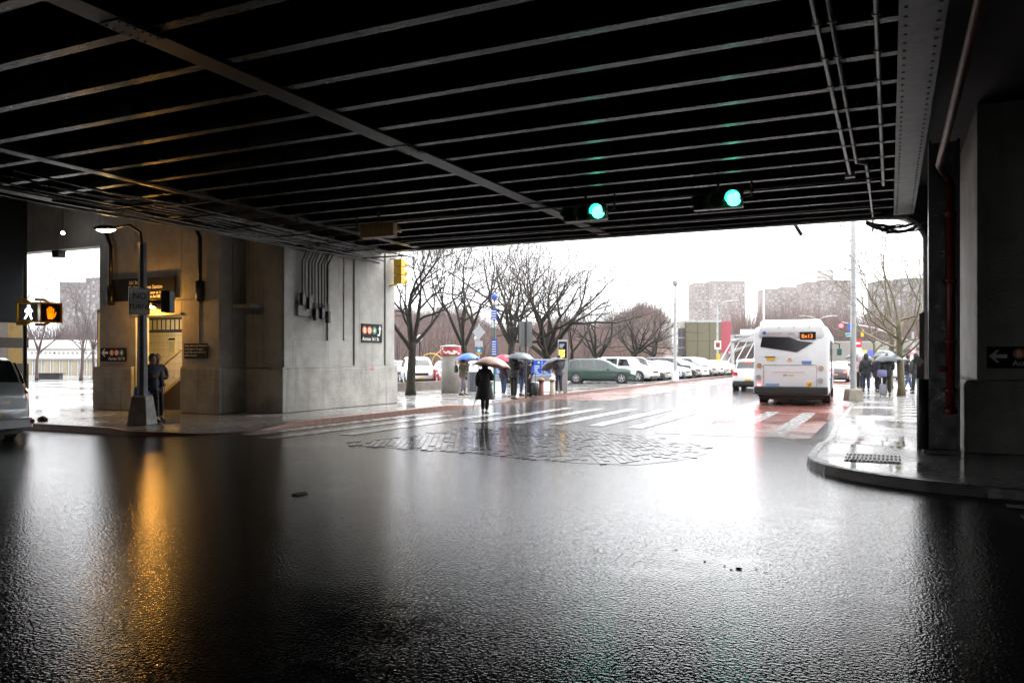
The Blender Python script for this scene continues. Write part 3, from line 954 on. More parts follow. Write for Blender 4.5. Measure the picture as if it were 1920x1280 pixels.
make_tree('bare young tree close to the station pier edge', (*wp(176, 62), .13), 103, 2.5, .11, 5, 2.2, up=.12, group=gl, tilt=(18, 50), bark=m_pt, twig=m_pw, kids=(3, 3, 3, 2, 2))
# thin shrubs and smaller trees of the park just behind the cars
gs = 'thin bare trees in the park behind the cars'
proto = make_tree('thin upright bare tree in the park behind the red kiosk band', (*wp(838, 66), .0), 111, 1.2, .09, 7, 2.1, up=.25, group=gs, tilt=(6, 34), bark=m_pt, twig=m_pw, kids=(3, 3, 2, 2))
for i, (px, d, s_, lab) in enumerate(((748, 62, .9, 'thin bare tree just right of the concrete pier edge'), (800, 75, 1.0, 'thin bare tree behind the globe lamp'),
        (905, 70, 1.0, 'thin bare tree behind the brown umbrella'), (985, 76, 1.05, 'thin bare tree behind the tall sign back'), (1100, 88, 1.1, 'thin bare tree behind the green wagon roof'))):
    o = copy_tree(proto); o['label'] = lab
    o.location = (*wp(px, d), 0); o.rotation_euler = (0, 0, 1.3*i+.6); o.scale = (s_, s_, s_)

# ---- wooded slope beyond the park: hill and an uncountable mass of reddish twigs
hm = MB()
def hill_h(x, y):
    dx = x*CS + y*SN; dd = -x*SN + y*CS
    px = 960+FP*dx/max(dd, 1)
    f = max(0, min(1, (dd-92)/85)); f = f*f*(3-2*f)
    hgt = 9.0 + 2.2*math.sin(px*.011) + 1.1*math.sin(px*.037+1)
    k = 1.0
    if px > 1225: k = max(.0, 1-(px-1225)/110)
    return f*hgt*k
rows = []
for j in range(16):
    d = 85+j*14
    rows.append([(*wp(px, d), hill_h(*wp(px, d))-.02) for px in range(560, 1400, 24)])
hm.rings(rows, False, False)
hill = tag(hm.build('hill', mat('leaf_litter', (.13, .082, .062), .85, var=.5, vscale=.5), None, True), kind='structure')
rnd = random.Random(77)
tw = MB()
for i in range(5200):
    px = rnd.uniform(600, 1330); d = rnd.uniform(88, 185)
    x, y = wp(px, d); z = hill_h(x, y)
    if px > 1240 and d < 150: continue
    hh = rnd.uniform(1.6, 4.2)
    tw.cur = rnd.randrange(3)
    for k in range(7):
        a = rnd.uniform(0, 2*PI); s_ = rnd.uniform(.08, .5)*hh*.6
        b = Vector((x+rnd.uniform(-.6, .6), y+rnd.uniform(-.6, .6), z))
        e = b+Vector((s_*math.cos(a), s_*math.sin(a), hh*rnd.uniform(.5, 1)))
        w_ = rnd.uniform(.012, .035)
        m = b.lerp(e, .5)+Vector((rnd.uniform(-.1, .1), rnd.uniform(-.1, .1), 0))
        tw.tube([b, m, e], [w_, w_*.8, w_*.3], 3, False)
tag(tw.build('woodland_twigs', [mat('red_twig_a', (.145, .088, .075), .8), mat('red_twig_b', (.13, .075, .065), .8), mat('red_twig_c', (.18, .125, .105), .8)], None), 'reddish-brown bare brushwood covering the slope behind the trees', 'brushwood', kind='stuff')
# dark far wood through the left opening and behind the right-hand wall
def wood(name, label, px0, px1, d0, d1, n, h0, h1, zb, cols, seed):
    rnd = random.Random(seed); mb = MB()
    for i in range(n):
        x, y = wp(rnd.uniform(px0, px1), rnd.uniform(d0, d1))
        hh = rnd.uniform(h0, h1)
        for k in range(7):
            a = rnd.uniform(0, 2*PI); s_ = rnd.uniform(.1, .5)*hh*.6
            w_ = rnd.uniform(.02, .06)
            mb.tube([(x, y, zb), (x+s_*math.cos(a), y+s_*math.sin(a), zb+hh*rnd.uniform(.5, 1))], [w_, w_*.4], 3, False)
    return tag(mb.build(name, cols), label, 'woodland', kind='stuff')
wood('distant_wood', 'distant grey bare wood seen through the left opening', 20, 240, 95, 120, 700, 4, 7.5, 0, m_pw, 5)
wood('distant_wood', 'hazy bare wood below the brick towers behind the white bus', 1370, 1760, 150, 210, 1500, 9, 15, 0, MATS['red_twig_b'], 6)

# ---- far brick towers
M_BRICK = mat('tower_brick', (.19, .128, .112), .9, var=.25, vscale=.08)
M_BRICK2 = mat('tower_brick_grey', (.16, .14, .135), .9, var=.2, vscale=.08)
M_WIN = mat('tower_window', (.3, .31, .32), .2)
M_WIND = mat('tower_window_dark', (.05, .055, .06), .2)
def tower(label, d, blocks, m, crown, seed, balc=False):
    """blocks: (px0, px1, top row, depth shift) seen on bearings at distance d"""
    rnd = random.Random(seed)
    cx, cy = wp((blocks[0][0]+blocks[-1][1])/2, d)
    t = thing('tower_block', label, 'tower', (cx, cy, 0), R(YAW))
    # the local frame is turned with the building: local x along its front
    x_c = ((blocks[0][0]+blocks[-1][1])/2-960)/FP*d
    wins = MB(); winl = MB()
    for (p0, p1, top, sh) in blocks:
        a = (p0-960)/FP*d-x_c; b = (p1-960)/FP*d-x_c
        zt = wz(top, d)
        MB().box(a, b, sh, sh+26, 0, zt).build('wall', m, t)
        MB().box(a-.2, b+.2, sh-.2, sh+26.2, zt+.01, zt+.7).build('parapet', M_BRICK2, t)
        nx = max(2, int((b-a)/3.1)); nz = int(zt/2.9)
        for i in range(nx):
            for k in range(1, nz):
                x = a+(i+.5)*(b-a)/nx; z = k*2.9+1.0
                (winl if rnd.random() < .45 else wins).box(x-.65, x+.65, sh-.09, sh-.03, z, z+1.5)
        MB().box(b-.25, b+.05, sh-.3, sh-.031, 0, zt).build('pilaster', M_BRICK2, t)
    tag(wins.build('window_openings', M_WIND, t), kind='stuff')
    tag(winl.build('window_panes', M_WIN, t), kind='stuff')
    for (p0, p1, top, bot) in crown:
        a = (p0-960)/FP*d-x_c; b = (p1-960)/FP*d-x_c
        MB().box(a, b, 4, 12, wz(bot, d)+.8, wz(top, d)).build('roof_house', mat('roof_house_pale', (.4, .38, .36), .8), t)
    return t
tower('brick tower block left of the bus, stepped in three bays', 760, [(1302, 1328, 531, 0), (1328, 1358, 529, -3), (1358, 1397, 528, 0)], M_BRICK, [(1337, 1362, 520, 529)], 1)
tower('brick tower block rising above the roof of the bus', 800, [(1435, 1464, 542, 0), (1464, 1492, 540, -3), (1492, 1514, 541, 0)], M_BRICK, [(1470, 1490, 533, 541)], 2)
tower('broad brick tower block behind the plane tree twigs, with pale roof tank', 740, [(1511, 1536, 530, 0), (1536, 1566, 527, -3), (1566, 1602, 527, 0)], M_BRICK, [(1540, 1566, 505, 527)], 3)
tower('greyish tower block half hidden by the plane tree', 680, [(1652, 1690, 527, 0), (1690, 1745, 523, -2)], M_BRICK2, [], 4)
tower('grey apartment tower seen through the left opening', 520, [(112, 165, 531, 0), (165, 196, 524, -3)], M_BRICK2, [(166, 192, 518, 524)], 5)
tower('small pale chimney block on the skyline above the kiosk', 600, [(819, 832, 578, 0)], M_BRICK2, [], 6)

# ---- low olive building with glazed corner and red panel
M_OLIVE = mat('olive_panel', (.12, .105, .05), .5, var=.2, vscale=.4)
d = 128.0
def lx(px): return (px-960)/FP*d
ob = thing('olive_building', 'low olive-green panelled building with red corner panel behind the parked cars', 'building', (-SN*d, CS*d, 0), R(YAW))
MB().box(lx(1287), lx(1352), 0, 22, 0, wz(604, d)).build('wall', M_OLIVE, ob)
MB().box(lx(1286), lx(1353), -.1, 22.1, wz(604, d)+.01, wz(600, d)).build('roof_edge', M_GALV, ob)
for px in (1308, 1330): MB().box(lx(px)-.06, lx(px)+.06, -.06, -.001, 0, wz(604, d)).build('panel_joint', M_WIND, ob)
MB().box(lx(1287), lx(1352), -.05, -.001, wz(640, d), wz(639, d)).build('panel_joint', M_WIND, ob)
MB().box(lx(1353), lx(1374), 1, 14, 2.6, wz(602, d)).build('red_panel', mat('crimson_panel', (.34, .04, .06), .5), ob)
MB().box(lx(1262), lx(1286.5), 1.0, 20, 0, wz(604, d)).build('glazed_wing', mat('pale_render', (.42, .39, .34), .7), ob)
for i in range(2):
    for k in range(3):
        f = MB().box(lx(1274)+i*.55, lx(1274)+i*.55+.5, .9, .98, 2.0+k*1.6, 3.4+k*1.6).build('window', M_WIND, ob)
MB().box(lx(1262), lx(1273), .9, .99, wz(645, d), wz(615, d)).build('notice_board', M_WHITE, ob)
MB().box(lx(1276), lx(1286), .9, .99, 0, 2.0).build('door', mat('brown_door', (.06, .04, .04), .5), ob)
d = 138.0
lb = thing('long_building', 'long low tan and olive building behind the bare trees', 'building', (-SN*d, CS*d, 0), R(YAW))
MB().box(lx(1128), lx(1256), 0, 12, 0, wz(654, d)).build('lower_wall', mat('tan_wall', (.2, .165, .10), .7, var=.2), lb)
MB().box(lx(1126), lx(1258), .6, 12, wz(654, d)+.01, wz(640, d)).build('upper_wall', mat('olive_tan', (.27, .25, .15), .7, var=.2), lb)
MB().box(lx(1124), lx(1262), -.4, 12, wz(640, d)+.01, wz(637, d)).build('roof_edge', M_GALV, lb)
for i, px in enumerate((1150, 1163, 1188, 1200, 1212, 1224, 1236)):
    MB().box(lx(px)-.4, lx(px)+.45, -.08, -.001, .3, 2.2).build('door' if i > 1 else 'window', M_WIND if i % 3 else M_WHITE, lb)
# terraces of grey roofs beyond
d = 190.0
gb = thing('grey_terrace', 'pale grey stepped roofs above the long tan building', 'building', (-SN*d, CS*d, 0), R(YAW))
MB().box(lx(1120), lx(1262), 0, 14, 0, wz(618, d)).build('wall', mat('grey_wall', (.3, .3, .3), .7, var=.3, vscale=.3), gb)
MB().box(lx(1150), lx(1300), 14.1, 24, 0, wz(604, d)).build('wall', MATS['grey_wall'], gb)
for i in range(14):
    MB().box(lx(1124)+i*1.25, lx(1124)+i*1.25+.8, -.1, -.001, wz(628, d), wz(622, d)).build('window', M_WIND, gb)

# ---- arched footbridge with slanting white struts, left of the bus
d = 112.0
fb = thing('arched_footbridge', 'pale steel arched footbridge with slanting white struts left of the bus', 'bridge', (-SN*d, CS*d, 0), R(YAW))
def archpts(z0, z1, px0, px1, y):
    return [(lx(px0+(px1-px0)*t/12), y, z0+(z1-z0)*math.sin(PI/2*min(1, t/10))) for t in range(13)]
MB().tube(archpts(wz(640, d), wz(609, d), 1372, 1520, 0), .28, 8).build('arch', M_GALV, fb, True)
MB().tube(archpts(wz(662, d), wz(628, d), 1372, 1520, 1.5), .2, 8).build('arch', M_GALV, fb, True)
for i in range(7):
    x = 1352+i*15
    MB().tube([(lx(x), .6, wz(678, d)), (lx(x+22), .6, wz(640-i*1.2, d))], .07, 5).build('strut', M_WHITE, fb)
MB().box(lx(1378), lx(1530), -.5, 2.0, wz(630, d), wz(627, d)).build('walkway', M_GALV, fb)
for px in (1375, 1442, 1522): MB().box(lx(px)-.2, lx(px)+.2, .2, .8, 0, wz(628, d)).build('pier_post', M_GALV, fb)
MB().box(lx(1398), lx(1440), 2.5, 2.7, wz(640, d), wz(616, d)).build('white_panel', M_WHITE, fb)

# ---- retaining wall and railings at the far right
d = 118.0
rw = thing('retaining_wall', 'long beige retaining wall with dark railings behind the right-hand crowd', 'wall', (-SN*d, CS*d, 0), R(YAW))
MB().prism([(lx(1545), 0), (lx(1765), 0), (lx(1765), wz(634, d)), (lx(1660), wz(641, d)), (lx(1545), wz(641, d))], 0, .6, 'y').build('wall', mat('beige_wall', (.27, .25, .21), .8, var=.25, vscale=.3), rw)
MB().box(lx(1545), lx(1660), .1, .5, wz(641, d)+.01, wz(639.5, d)).build('coping', M_GALV, rw)
for i in range(44):
    x = lx(1546)+i*.3
    MB().box(x-.03, x+.03, .27, .33, wz(639.5, d), wz(631, d)).build('railing_bar', M_DARKMET, rw)
MB().box(lx(1545), lx(1716), .26, .34, wz(631, d), wz(630.3, d)).build('top_rail', M_DARKMET, rw)
MB().tube([(lx(1640), -.3, wz(668, d)), (lx(1730), -.3, wz(650, d)), (lx(1770), -.3, wz(646, d))], .25, 6).build('sloping_rail', M_DARKMET, rw)

# ---- white pavilion on the plaza, seen through the left opening
d = 70.0
pv = thing('white_pavilion', 'low white pavilion with round openings and tan panels beyond the plaza', 'pavilion', (-SN*d, CS*d, .13), R(YAW))
m_pv = mat('white_stone', (.72, .70, .66), .6, var=.12)
MB().box(lx(30), lx(205), 0, 6, 0, wz(640, d)).build('wall', m_pv, pv)
MB().box(lx(28), lx(207), -.3, 6, wz(676, d), wz(674, d)).build('string_course', M_GALV, pv)
MB().box(lx(28), lx(207), -.2, 6, wz(657, d), wz(656, d)).build('string_course', M_GALV, pv)
for i in range(15):
    px = 60+i*8.5
    c = MB(); c.tube([(lx(px), -.02, wz(664.5, d)), (lx(px), -.05, wz(664.5, d))], .085, 12); c.build('round_opening', M_DARKMET if i == 5 else mat('grey_hole', (.3, .28, .25), .6), pv)
for i in range(9):
    px = 50+i*17
    MB().box(lx(px), lx(px+9), -.06, -.001, .15, wz(679, d)).build('tan_panel', mat('tan_panel', (.42, .35, .24), .6, var=.15), pv)
    MB().box(lx(px+13.2), lx(px+13.9), -.12, -.001, .1, wz(678, d)).build('post', M_GALV, pv)
bn = thing('plaza_bench', 'dark slab bench on the wet plaza in front of the pavilion', 'bench', (*wp(94, 61), .13), R(YAW))
MB().box(-1.05, 1.05, -.3, .3, .42, .5).build('seat', M_DARKMET, bn, bevel=.01)
MB().box(-.9, .85, -.22, .22, 0, .42).build('plinth', M_BLACK, bn)

# ---- car-park edge wall and low planting bed
pw = MB()
pts_ = [wp(736, 38), wp(790, 39.5), wp(850, 42), wp(900, 45)]
for a, b in zip(pts_[:-1], pts_[1:]):
    v = Vector((b[0]-a[0], b[1]-a[1], 0)); n_ = Vector((-v.y, v.x, 0)).normalized()*.35
    pw.prism([(a[0], a[1]), (b[0], b[1]), (b[0]+n_.x, b[1]+n_.y), (a[0]+n_.x, a[1]+n_.y)], .1, .56)
tag(pw.build('low_wall', mat('brown_wall', (.13, .10, .08), .5, var=.4, vscale=3)), 'low brown concrete wall edging the car park behind the nearest tree', 'wall')
lot = sheet('car_park', [(-14.9, 42), (-14.9, 110), (-60, 110), (-60, 36), (-19, 36)], .142, wet_asphalt('car_park_asphalt', (.09, .088, .085), (.15, .148, .145), .12, .35, .3, .5, 50))

# ================================================================== VEHICLES
CARS = {
 'suv':   dict(L=4.6, W=1.85, H=1.70, belt=.60, top=[(-.5,.42),(-.495,.58),(-.475,.66),(-.43,.93),(-.38,.985),(-.1,1.0),(.08,.975),(.15,.90),(.265,.665),(.30,.645),(.42,.60),(.475,.53),(.5,.36)], ws=(.11,.262), rw=(-.47,-.425), sw=((-.42,-.27),(-.25,-.06),(-.04,.12)), wr=.35),
 'wagon': dict(L=4.75, W=1.82, H=1.58, belt=.60, top=[(-.5,.42),(-.495,.58),(-.47,.68),(-.40,.93),(-.33,.985),(-.08,1.0),(.06,.97),(.13,.89),(.255,.665),(.29,.64),(.42,.57),(.478,.49),(.5,.34)], ws=(.09,.25), rw=(-.465,-.395), sw=((-.39,-.25),(-.23,-.06),(-.04,.13)), wr=.34),
 'sedan': dict(L=4.6, W=1.80, H=1.45, belt=.62, top=[(-.5,.42),(-.495,.60),(-.46,.72),(-.36,.745),(-.30,.78),(-.18,.965),(-.05,1.0),(.05,.975),(.12,.90),(.25,.70),(.29,.67),(.42,.60),(.48,.51),(.5,.34)], ws=(.08,.245), rw=(-.30,-.185), sw=((-.20,-.07),(-.05,.13)), wr=.32),
 'van':   dict(L=5.1, W=1.98, H=1.76, belt=.57, top=[(-.5,.40),(-.497,.57),(-.475,.70),(-.44,.95),(-.40,.99),(-.1,1.0),(.10,.965),(.19,.86),(.31,.64),(.34,.61),(.44,.54),(.48,.46),(.5,.32)], ws=(.12,.30), rw=(-.475,-.44), sw=((-.43,-.27),(-.25,-.06),(-.04,.16)), wr=.36),
}
def lerp_prof(pr, x):
    if x <= pr[0][0]: return pr[0][1]
    for (a, za), (b, zb) in zip(pr[:-1], pr[1:]):
        if x <= b: return za+(zb-za)*(x-a)/(b-a)
    return pr[-1][1]
def car_ring(S, u):
    L, W, H = S['L'], S['W'], S['H']
    top = lerp_prof(S['top'], u)*H
    e = abs(u)/.5
    w = W/2*(1-.13*e**5-.10*max(0, e-.93)/.07)
    sill = .20 + .10*max(0, e-.8)/.2
    belt = min(S['belt']*H, top-.035)
    gh = max(0, top-belt)
    rw_ = max(w*.52, w*.97-gh*.30)
    mid = sill+(belt-sill)*.45
    x = u*L
    return [(x, 0, sill), (x, w*.86, sill), (x, w*.97, sill+.08), (x, w, mid), (x, w*.965, belt), (x, rw_, top-min(.06, gh*.5)), (x, rw_*.86, top-.012), (x, 0, top+.012)]
def car_patch(mb, S, u0, u1, k0, k1, f0, f1, side, off=.007, inset0=0.0, inset1=0.0, n=5, dx=0.0):
    """a thin shell lying just proud of the body between two ring stations"""
    rows = []
    for i in range(n+1):
        row = []
        for j in range(3):
            v = f0+(f1-f0)*j/2
            a0 = u0+inset0*v; a1 = u1+inset1*v
            u = a0+(a1-a0)*i/n
            r = car_ring(S, u)
            pos = k0+(k1-k0)*v
            i0 = min(len(r)-2, int(pos)); fr = pos-i0
            p = Vector(r[i0]).lerp(Vector(r[i0+1]), fr)
            ou = Vector((0, 1, .3)) if k1 <= 5 else Vector((0, .2, 1))
            p += ou*off
            p.x += dx
            row.append((p.x, p.y*side, p.z))
        rows.append(row if side < 0 else row[::-1])
    mb.rings(rows, False, False)
def paint(c, metal=.0):
    return mat('car_paint_%.3f_%.3f_%.3f' % c, c, .28, metal, coat=.9)
def wheel(parent, x, y, r, w=.22):
    s_ = 1 if y > 0 else -1
    t = MB()
    prof = [(r*.62, -w/2), (r*.93, -w/2), (r, -w*.33), (r, w*.33), (r*.93, w/2), (r*.62, w/2)]
    n = 20
    rs = [[(x+p*math.cos(2*PI*k/n), y+q, r+p*math.sin(2*PI*k/n)) for k in range(n)] for p, q in prof]
    t.rings(rs)
    o = t.build('wheel', M_TYRE, parent, True)
    rm = MB()
    yo = y+s_*(w/2+.004)
    rm.tube([(x, yo-s_*.05, r), (x, yo-s_*.025, r)], r*.60, 18)
    for k in range(5):
        a = 2*PI*k/5+.3
        rm.tube([(x, yo, r), (x+r*.58*math.cos(a), yo, r+r*.58*math.sin(a))], [.05, .035], 5)
    rm.tube([(x+r*.6*math.cos(2*PI*k/18), yo-s_*.01, r+r*.6*math.sin(2*PI*k/18)) for k in range(19)], .016, 5, False)
    rm.build('rim', M_RIM, o)
def car(name, label, kind, c, loc, rz, group=None, lit=False, cat='car', plate=True, metal=.0, rack=False):
    S = CARS[kind]
    t = thing(name, label, cat, loc, rz, group)
    L, W, H = S['L'], S['W'], S['H']
    us = sorted(set([u for u, _ in S['top']] + [-.5+i/24 for i in range(25)] + [-.498, .498]))
    rs = []
    for u in us:
        h = car_ring(S, u)
        rs.append([p for p in h] + [(p[0], -p[1], p[2]) for p in reversed(h[1:-1])])
    b = MB(); b.rings(rs)
    b.build('body', paint(c, metal), t, True)
    ub = MB().box(-.44*L, .44*L, -W*.42, W*.42, .16, .36); ub.build('underbody', M_BLACK, t)
    for s_ in (1, -1):
        for (a, e) in S['sw']:
            g = MB()
            i1 = -.028 if e > .05 else 0.0
            i0 = .02 if a < -.3 else 0.0
            car_patch(g, S, a, e+.05*(e > .05), 4, 5, .08, .9, s_, inset0=i0, inset1=-.075 if e > .05 else 0.0)
            g.build('side_window', M_GLASS, t)
        tr_ = MB(); car_patch(tr_, S, -.42, .42, 1, 3, .15, .38, s_, .012, n=8); tr_.build('sill_trim', M_BLACK, t)
        for wx in (-.295*L, .305*L):
            ww = MB(); n = 18; r = S['wr']*1.17
            y0 = s_*(W/2*.99)
            ww.tube([(wx, y0-.25*s_, S['wr']), (wx, y0+.004*s_, S['wr'])], r, n)
            ww.build('wheel_arch', M_BLACK, t)
            wheel(t, wx, s_*(W/2-.10), S['wr'])
        hl = MB(); car_patch(hl, S, .425, .485, 3, 4, .35, .95, s_, .012); hl.build('headlight', M_HEAD, t)
        if kind != 'van':
            tl = MB(); car_patch(tl, S, -.494, -.45, 3, 4, .45, 1.0, s_, .012)
            tl.box(-.5*L-.02, -.485*L, min(s_*W*.30, s_*W*.40), max(s_*W*.30, s_*W*.40), .47*H, .575*H)
            tl.build('taillight', M_TAILON if lit else M_TAIL, t)
        mi = MB(); mi.cbox((.13*L, s_*(W/2+.07), .60*H), (.12, .17, .12)); mi.build('wing_mirror', paint(c, metal), t, bevel=.02)
        for hx in (-.13*L, .05*L):
            hd = MB().cbox((hx, s_*(W/2*.985+.012), .53*H), (.18, .03, .03)); hd.build('door_handle', M_CHROME, t)
    for nm, (a, e) in (('windscreen', S['ws']), ('rear_window', S['rw'])):
        g = MB()
        for s_ in (1, -1): car_patch(g, S, a, e, 5, 7, .08, 1.0, s_, .008)
        g.build(nm, M_GLASS, t)
    gm = MB(); gm.box(.492*L, .5*L+.012, -W*.24, W*.24, .34*H, .43*H); gm.build('grille', M_BLACK, t)
    bp = MB(); bp.box(.47*L, .5*L+.03, -W*.40, W*.40, .22, .38); bp.build('front_bumper', M_BLACK if kind == 'suv' else paint(c, metal), t, bevel=.03)
    bp = MB(); bp.box(-.5*L-.05, -.47*L, -W*.42, W*.42, .28, .50); bp.build('rear_bumper', M_BLACK if kind == 'suv' else paint(c, metal), t, bevel=.03)
    pf = MB(); pf.box(.5*L+.03, .5*L+.042, -.16, .16, .38, .47); pf.build('number_plate', M_PLATE, t)
    pf = MB(); pf.box(-.5*L-.062, -.5*L-.004, -.16, .16, .52, .61); pf.build('number_plate', M_PLATE, t)
    if rack:
        for s_ in (1, -1):
            MB().tube([(-.34*L, s_*W*.30, H+.02), (.0, s_*W*.30, H+.06), (.05*L, s_*W*.30, H+.03)], .02, 6).build('roof_rail', M_DARKMET, t)
    return t
WHT = (.72, .73, .74); BLKc = (.03, .032, .035); GRY = (.16, .165, .17); SIL = (.20, .205, .215)
# silver minivan waiting at the left
vr = car('minivan', 'silver minivan seen from behind at the left edge, brake light glowing', 'van', (.30, .32, .33), (-16.15-2.55, 9.87, 0), R(180), lit=False, cat='minivan', metal=.5)
lt = MB(); S = CARS['van']
car_patch(lt, S, -.4975, -.482, 4, 6, .02, .2, -1, .006, dx=-.04)
car_patch(lt, S, -.496, -.484, 3, 4, .66, .96, -1, .02)
dk = MB()
for s_ in (1, -1):
    car_patch(dk, S, -.4985, -.44, 3, 4, .62, 1.0, s_, .012); car_patch(dk, S, -.4985, -.478, 4, 6, .0, .6, s_, .004, dx=-.03)
dk.build('taillight_lens', mat('dark_red_lens', (.22, .01, .01), .12, coat=1), vr)
lt.build('lit_taillight', M_TAILON, vr)
gb_ = MB(); gb_.box(-.5*S['L']-.03, -.49*S['L'], -.40, .40, .80, .86); gb_.build('tailgate_handle', M_CHROME, vr)
ex = MB(); ex.tube([(-.5*S['L']-.06, -.80, .42), (-.5*S['L']+.05, -.80, .42)], .05, 10); ex.build('reflector', mat('dark_red_lens', (.22, .01, .01), .12, coat=1), vr)
# cars in the car park and beyond
cg = 'cars in the car park row'
x, y = wp(1124, 51.0)
car('station_wagon', 'green station wagon parked side-on in the car park', 'wagon', (.03, .065, .05), (x, y, .142), R(14), cg, rack=True, metal=.2)
row = [('parked_car', 'white SUV parked beside the green wagon', 'suv', WHT), ('parked_car', 'dark grey hatchback parked next to the white SUV', 'sedan', (.05, .052, .055)),
       ('parked_car', 'blue sedan parked behind the tall white lamp post', 'sedan', (.015, .07, .30)), ('parked_car', 'silver sedan parked next to the blue sedan', 'sedan', SIL),
       ('parked_car', 'black SUV parked between silver and white cars', 'suv', BLKc), ('parked_car', 'white sedan parked after the black SUV', 'sedan', WHT),
       ('parked_car', 'pale grey SUV in the middle of the far parked row', 'suv', (.24, .245, .25)), ('parked_car', 'white SUV in the far part of the parked row', 'suv', (.7, .71, .72)),
       ('parked_car', 'dark grey sedan in the far part of the parked row', 'sedan', GRY), ('parked_car', 'dark red sedan second last in the parked row', 'sedan', (.3, .02, .03)), ('parked_car', 'black sedan at the far end of the parked row', 'sedan', BLKc)]
for i, (nm, lab, kd, c) in enumerate(row):
    car(nm, lab, kd, c, (-16.9+.12*i, 54.3+2.75*i, .142), R(-8+3*math.sin(i*2.1)), cg)
x, y = wp(1158, 57.5)
car('parked_car', 'dark SUV parked tail outwards behind the green wagon', 'suv', BLKc, (x, y, .142), R(196), cg, lit=False)
x, y = wp(782, 49.5)
car('parked_car', 'white SUV facing the street behind the nearest tree', 'suv', (.75, .76, .76), (x, y, .142), R(-52), 'cars behind the low wall')
x, y = wp(842, 47.8)
car('parked_car', 'red hatchback half hidden by the round kiosk', 'sedan', (.50, .02, .035), (x, y, .142), R(-52), 'cars behind the low wall')
x, y = wp(905, 53)
car('parked_car', 'white sedan behind the brown umbrella', 'sedan', WHT, (x, y, .142), R(-40), 'cars behind the low wall')
x, y = wp(975, 55)
car('parked_car', 'white SUV behind the dark umbrella man', 'suv', WHT, (x, y, .142), R(-30), 'cars behind the low wall')
x, y = wp(745, 58)
car('parked_car', 'pale grey car just right of the pier edge', 'sedan', SIL, (x, y, .142), R(-60), 'cars behind the low wall')
x, y = wp(1404, 43.6)
sv = car('white_suv', 'white SUV driving away left of the bus, brake lamp lit', 'suv', WHT, (x, y+2.0, 0), R(90), cat='car', lit=False)
MB().box(-.452*4.6, -.43*4.6, -.16, .16, 1.50, 1.56).build('high_brake_light', M_TAILON, sv)
x, y = wp(1570, 60)
car('black_sedan', 'dark sedan stopped at the kerb ahead of the bus', 'sedan', (.06, .06, .065), (x, y, 0), R(90), cat='car', lit=True)
x, y = wp(1583, 84)
car('far_car', 'pale sedan crossing far ahead beyond the bus', 'sedan', WHT, (x, y, 0), R(10), cat='car')
x, y = wp(1600, 74)
car('far_car', 'white taxi-shaped sedan behind the right lamp post', 'sedan', (.7, .7, .68), (x, y, 0), R(165), cat='car')
x, y = wp(1712, 58)
car('far_car', 'white SUV parked beyond the plane tree at right', 'suv', WHT, (x, y, .13), R(150), cat='car')

# ------------------------------------------------------------------ the bus
brz = R(92.6)
hd_ = Vector((math.cos(brz), math.sin(brz)))
rc = Vector((-3.28, 30.6))
bc = rc+hd_*6.0
bus = thing('city_bus', 'white city bus seen from behind with orange route number display', 'bus', (bc.x, bc.y, 0), brz)
M_BUS = mat('bus_white', (.70, .71, .72), .3, coat=.6, var=.05, vscale=1.5)
def rrect(w, z0, z1, r, n=5):
    p = []
    for cx, cz, a0 in ((w-r, z1-r, 0), (-w+r, z1-r, 90), (-w+.06, z0+.06, 180), (w-.06, z0+.06, 270)):
        rr_ = r if cz > 1.5 else .06
        for k in range(n+1):
            a = R(a0+90*k/n)
            p.append((cx+rr_*math.cos(a), cz+rr_*math.sin(a)))
    return p
bm = MB()
secs = []
for xx, w_, zt, z0 in ((-6.0, 1.25, 2.80, .62), (-5.97, 1.285, 2.86, .52), (-5.9, 1.30, 2.90, .40), (5.7, 1.30, 2.90, .36), (5.9, 1.27, 2.86, .36), (6.0, 1.20, 2.78, .4)):
    secs.append([(xx, a, b) for a, b in rrect(w_, z0, zt, .22)])
bm.rings(secs); bm.build('body', M_BUS, bus, True)
hm_ = MB()
hm_.rings([[(xx, a*k, b) for a, b in rrect(1.08, 2.55, zt, .16)] for xx, k, zt in ((-6.012, .97, 3.08), (-5.9, 1, 3.14), (-2.2, 1, 3.14), (-1.6, .97, 2.95))])
hm_.build('roof_fairing', M_BUS, bus, True)
XR = -6.006
def bp_(X, Y): return ((632-X)*.00311, .35+(1050-Y)*.00311)
def rear(name, pts, m, t0=0.0, t1=.012, parent=None):
    mb = MB()
    pl_ = [bp_(*p) for p in pts]
    mb.prism(pl_, XR-t1, XR-t0+.02, 'x')
    o = mb.build(name, m, parent or bus)
    return o
def rr2(x0, x1, y0, y1): return [(x0, y1), (x1, y1), (x1, y0), (x0, y0)]
rear('rear_window', [(290, 470), (700, 535), (880, 422), (735, 405), (620, 360), (315, 352)], mat('bus_glass', (.012, .012, .014), .12), t1=.010)
led = rear('route_display', rr2(735, 908, 300, 388), M_SIGNBLK, t1=.03)
M_LED = mat('amber_led', (.9, .2, .02), .5, emit=(1, .17, .01), estr=.34)
y_, z_ = bp_(752, 368)
text_mesh('route_number', 'Bx13', .19, M_LED, led, Matrix.Translation((0, 0, 0)) @ facing(-1, 0, (XR-.033, y_, z_)), depth=.002)
y_, z_ = bp_(598, 334)
text_mesh('fleet_number', '4390', .12, mat('grey_print', (.2, .2, .25), .5), bus, facing(-1, 0, (XR-.012, y_, z_)), depth=.001)
y_, z_ = bp_(370, 316)
text_mesh('operator_lettering', 'New York City Bus', .062, mat('blue_print', (.15, .2, .4), .5), bus, facing(-1, 0, (XR-.012, y_, z_)), depth=.001)
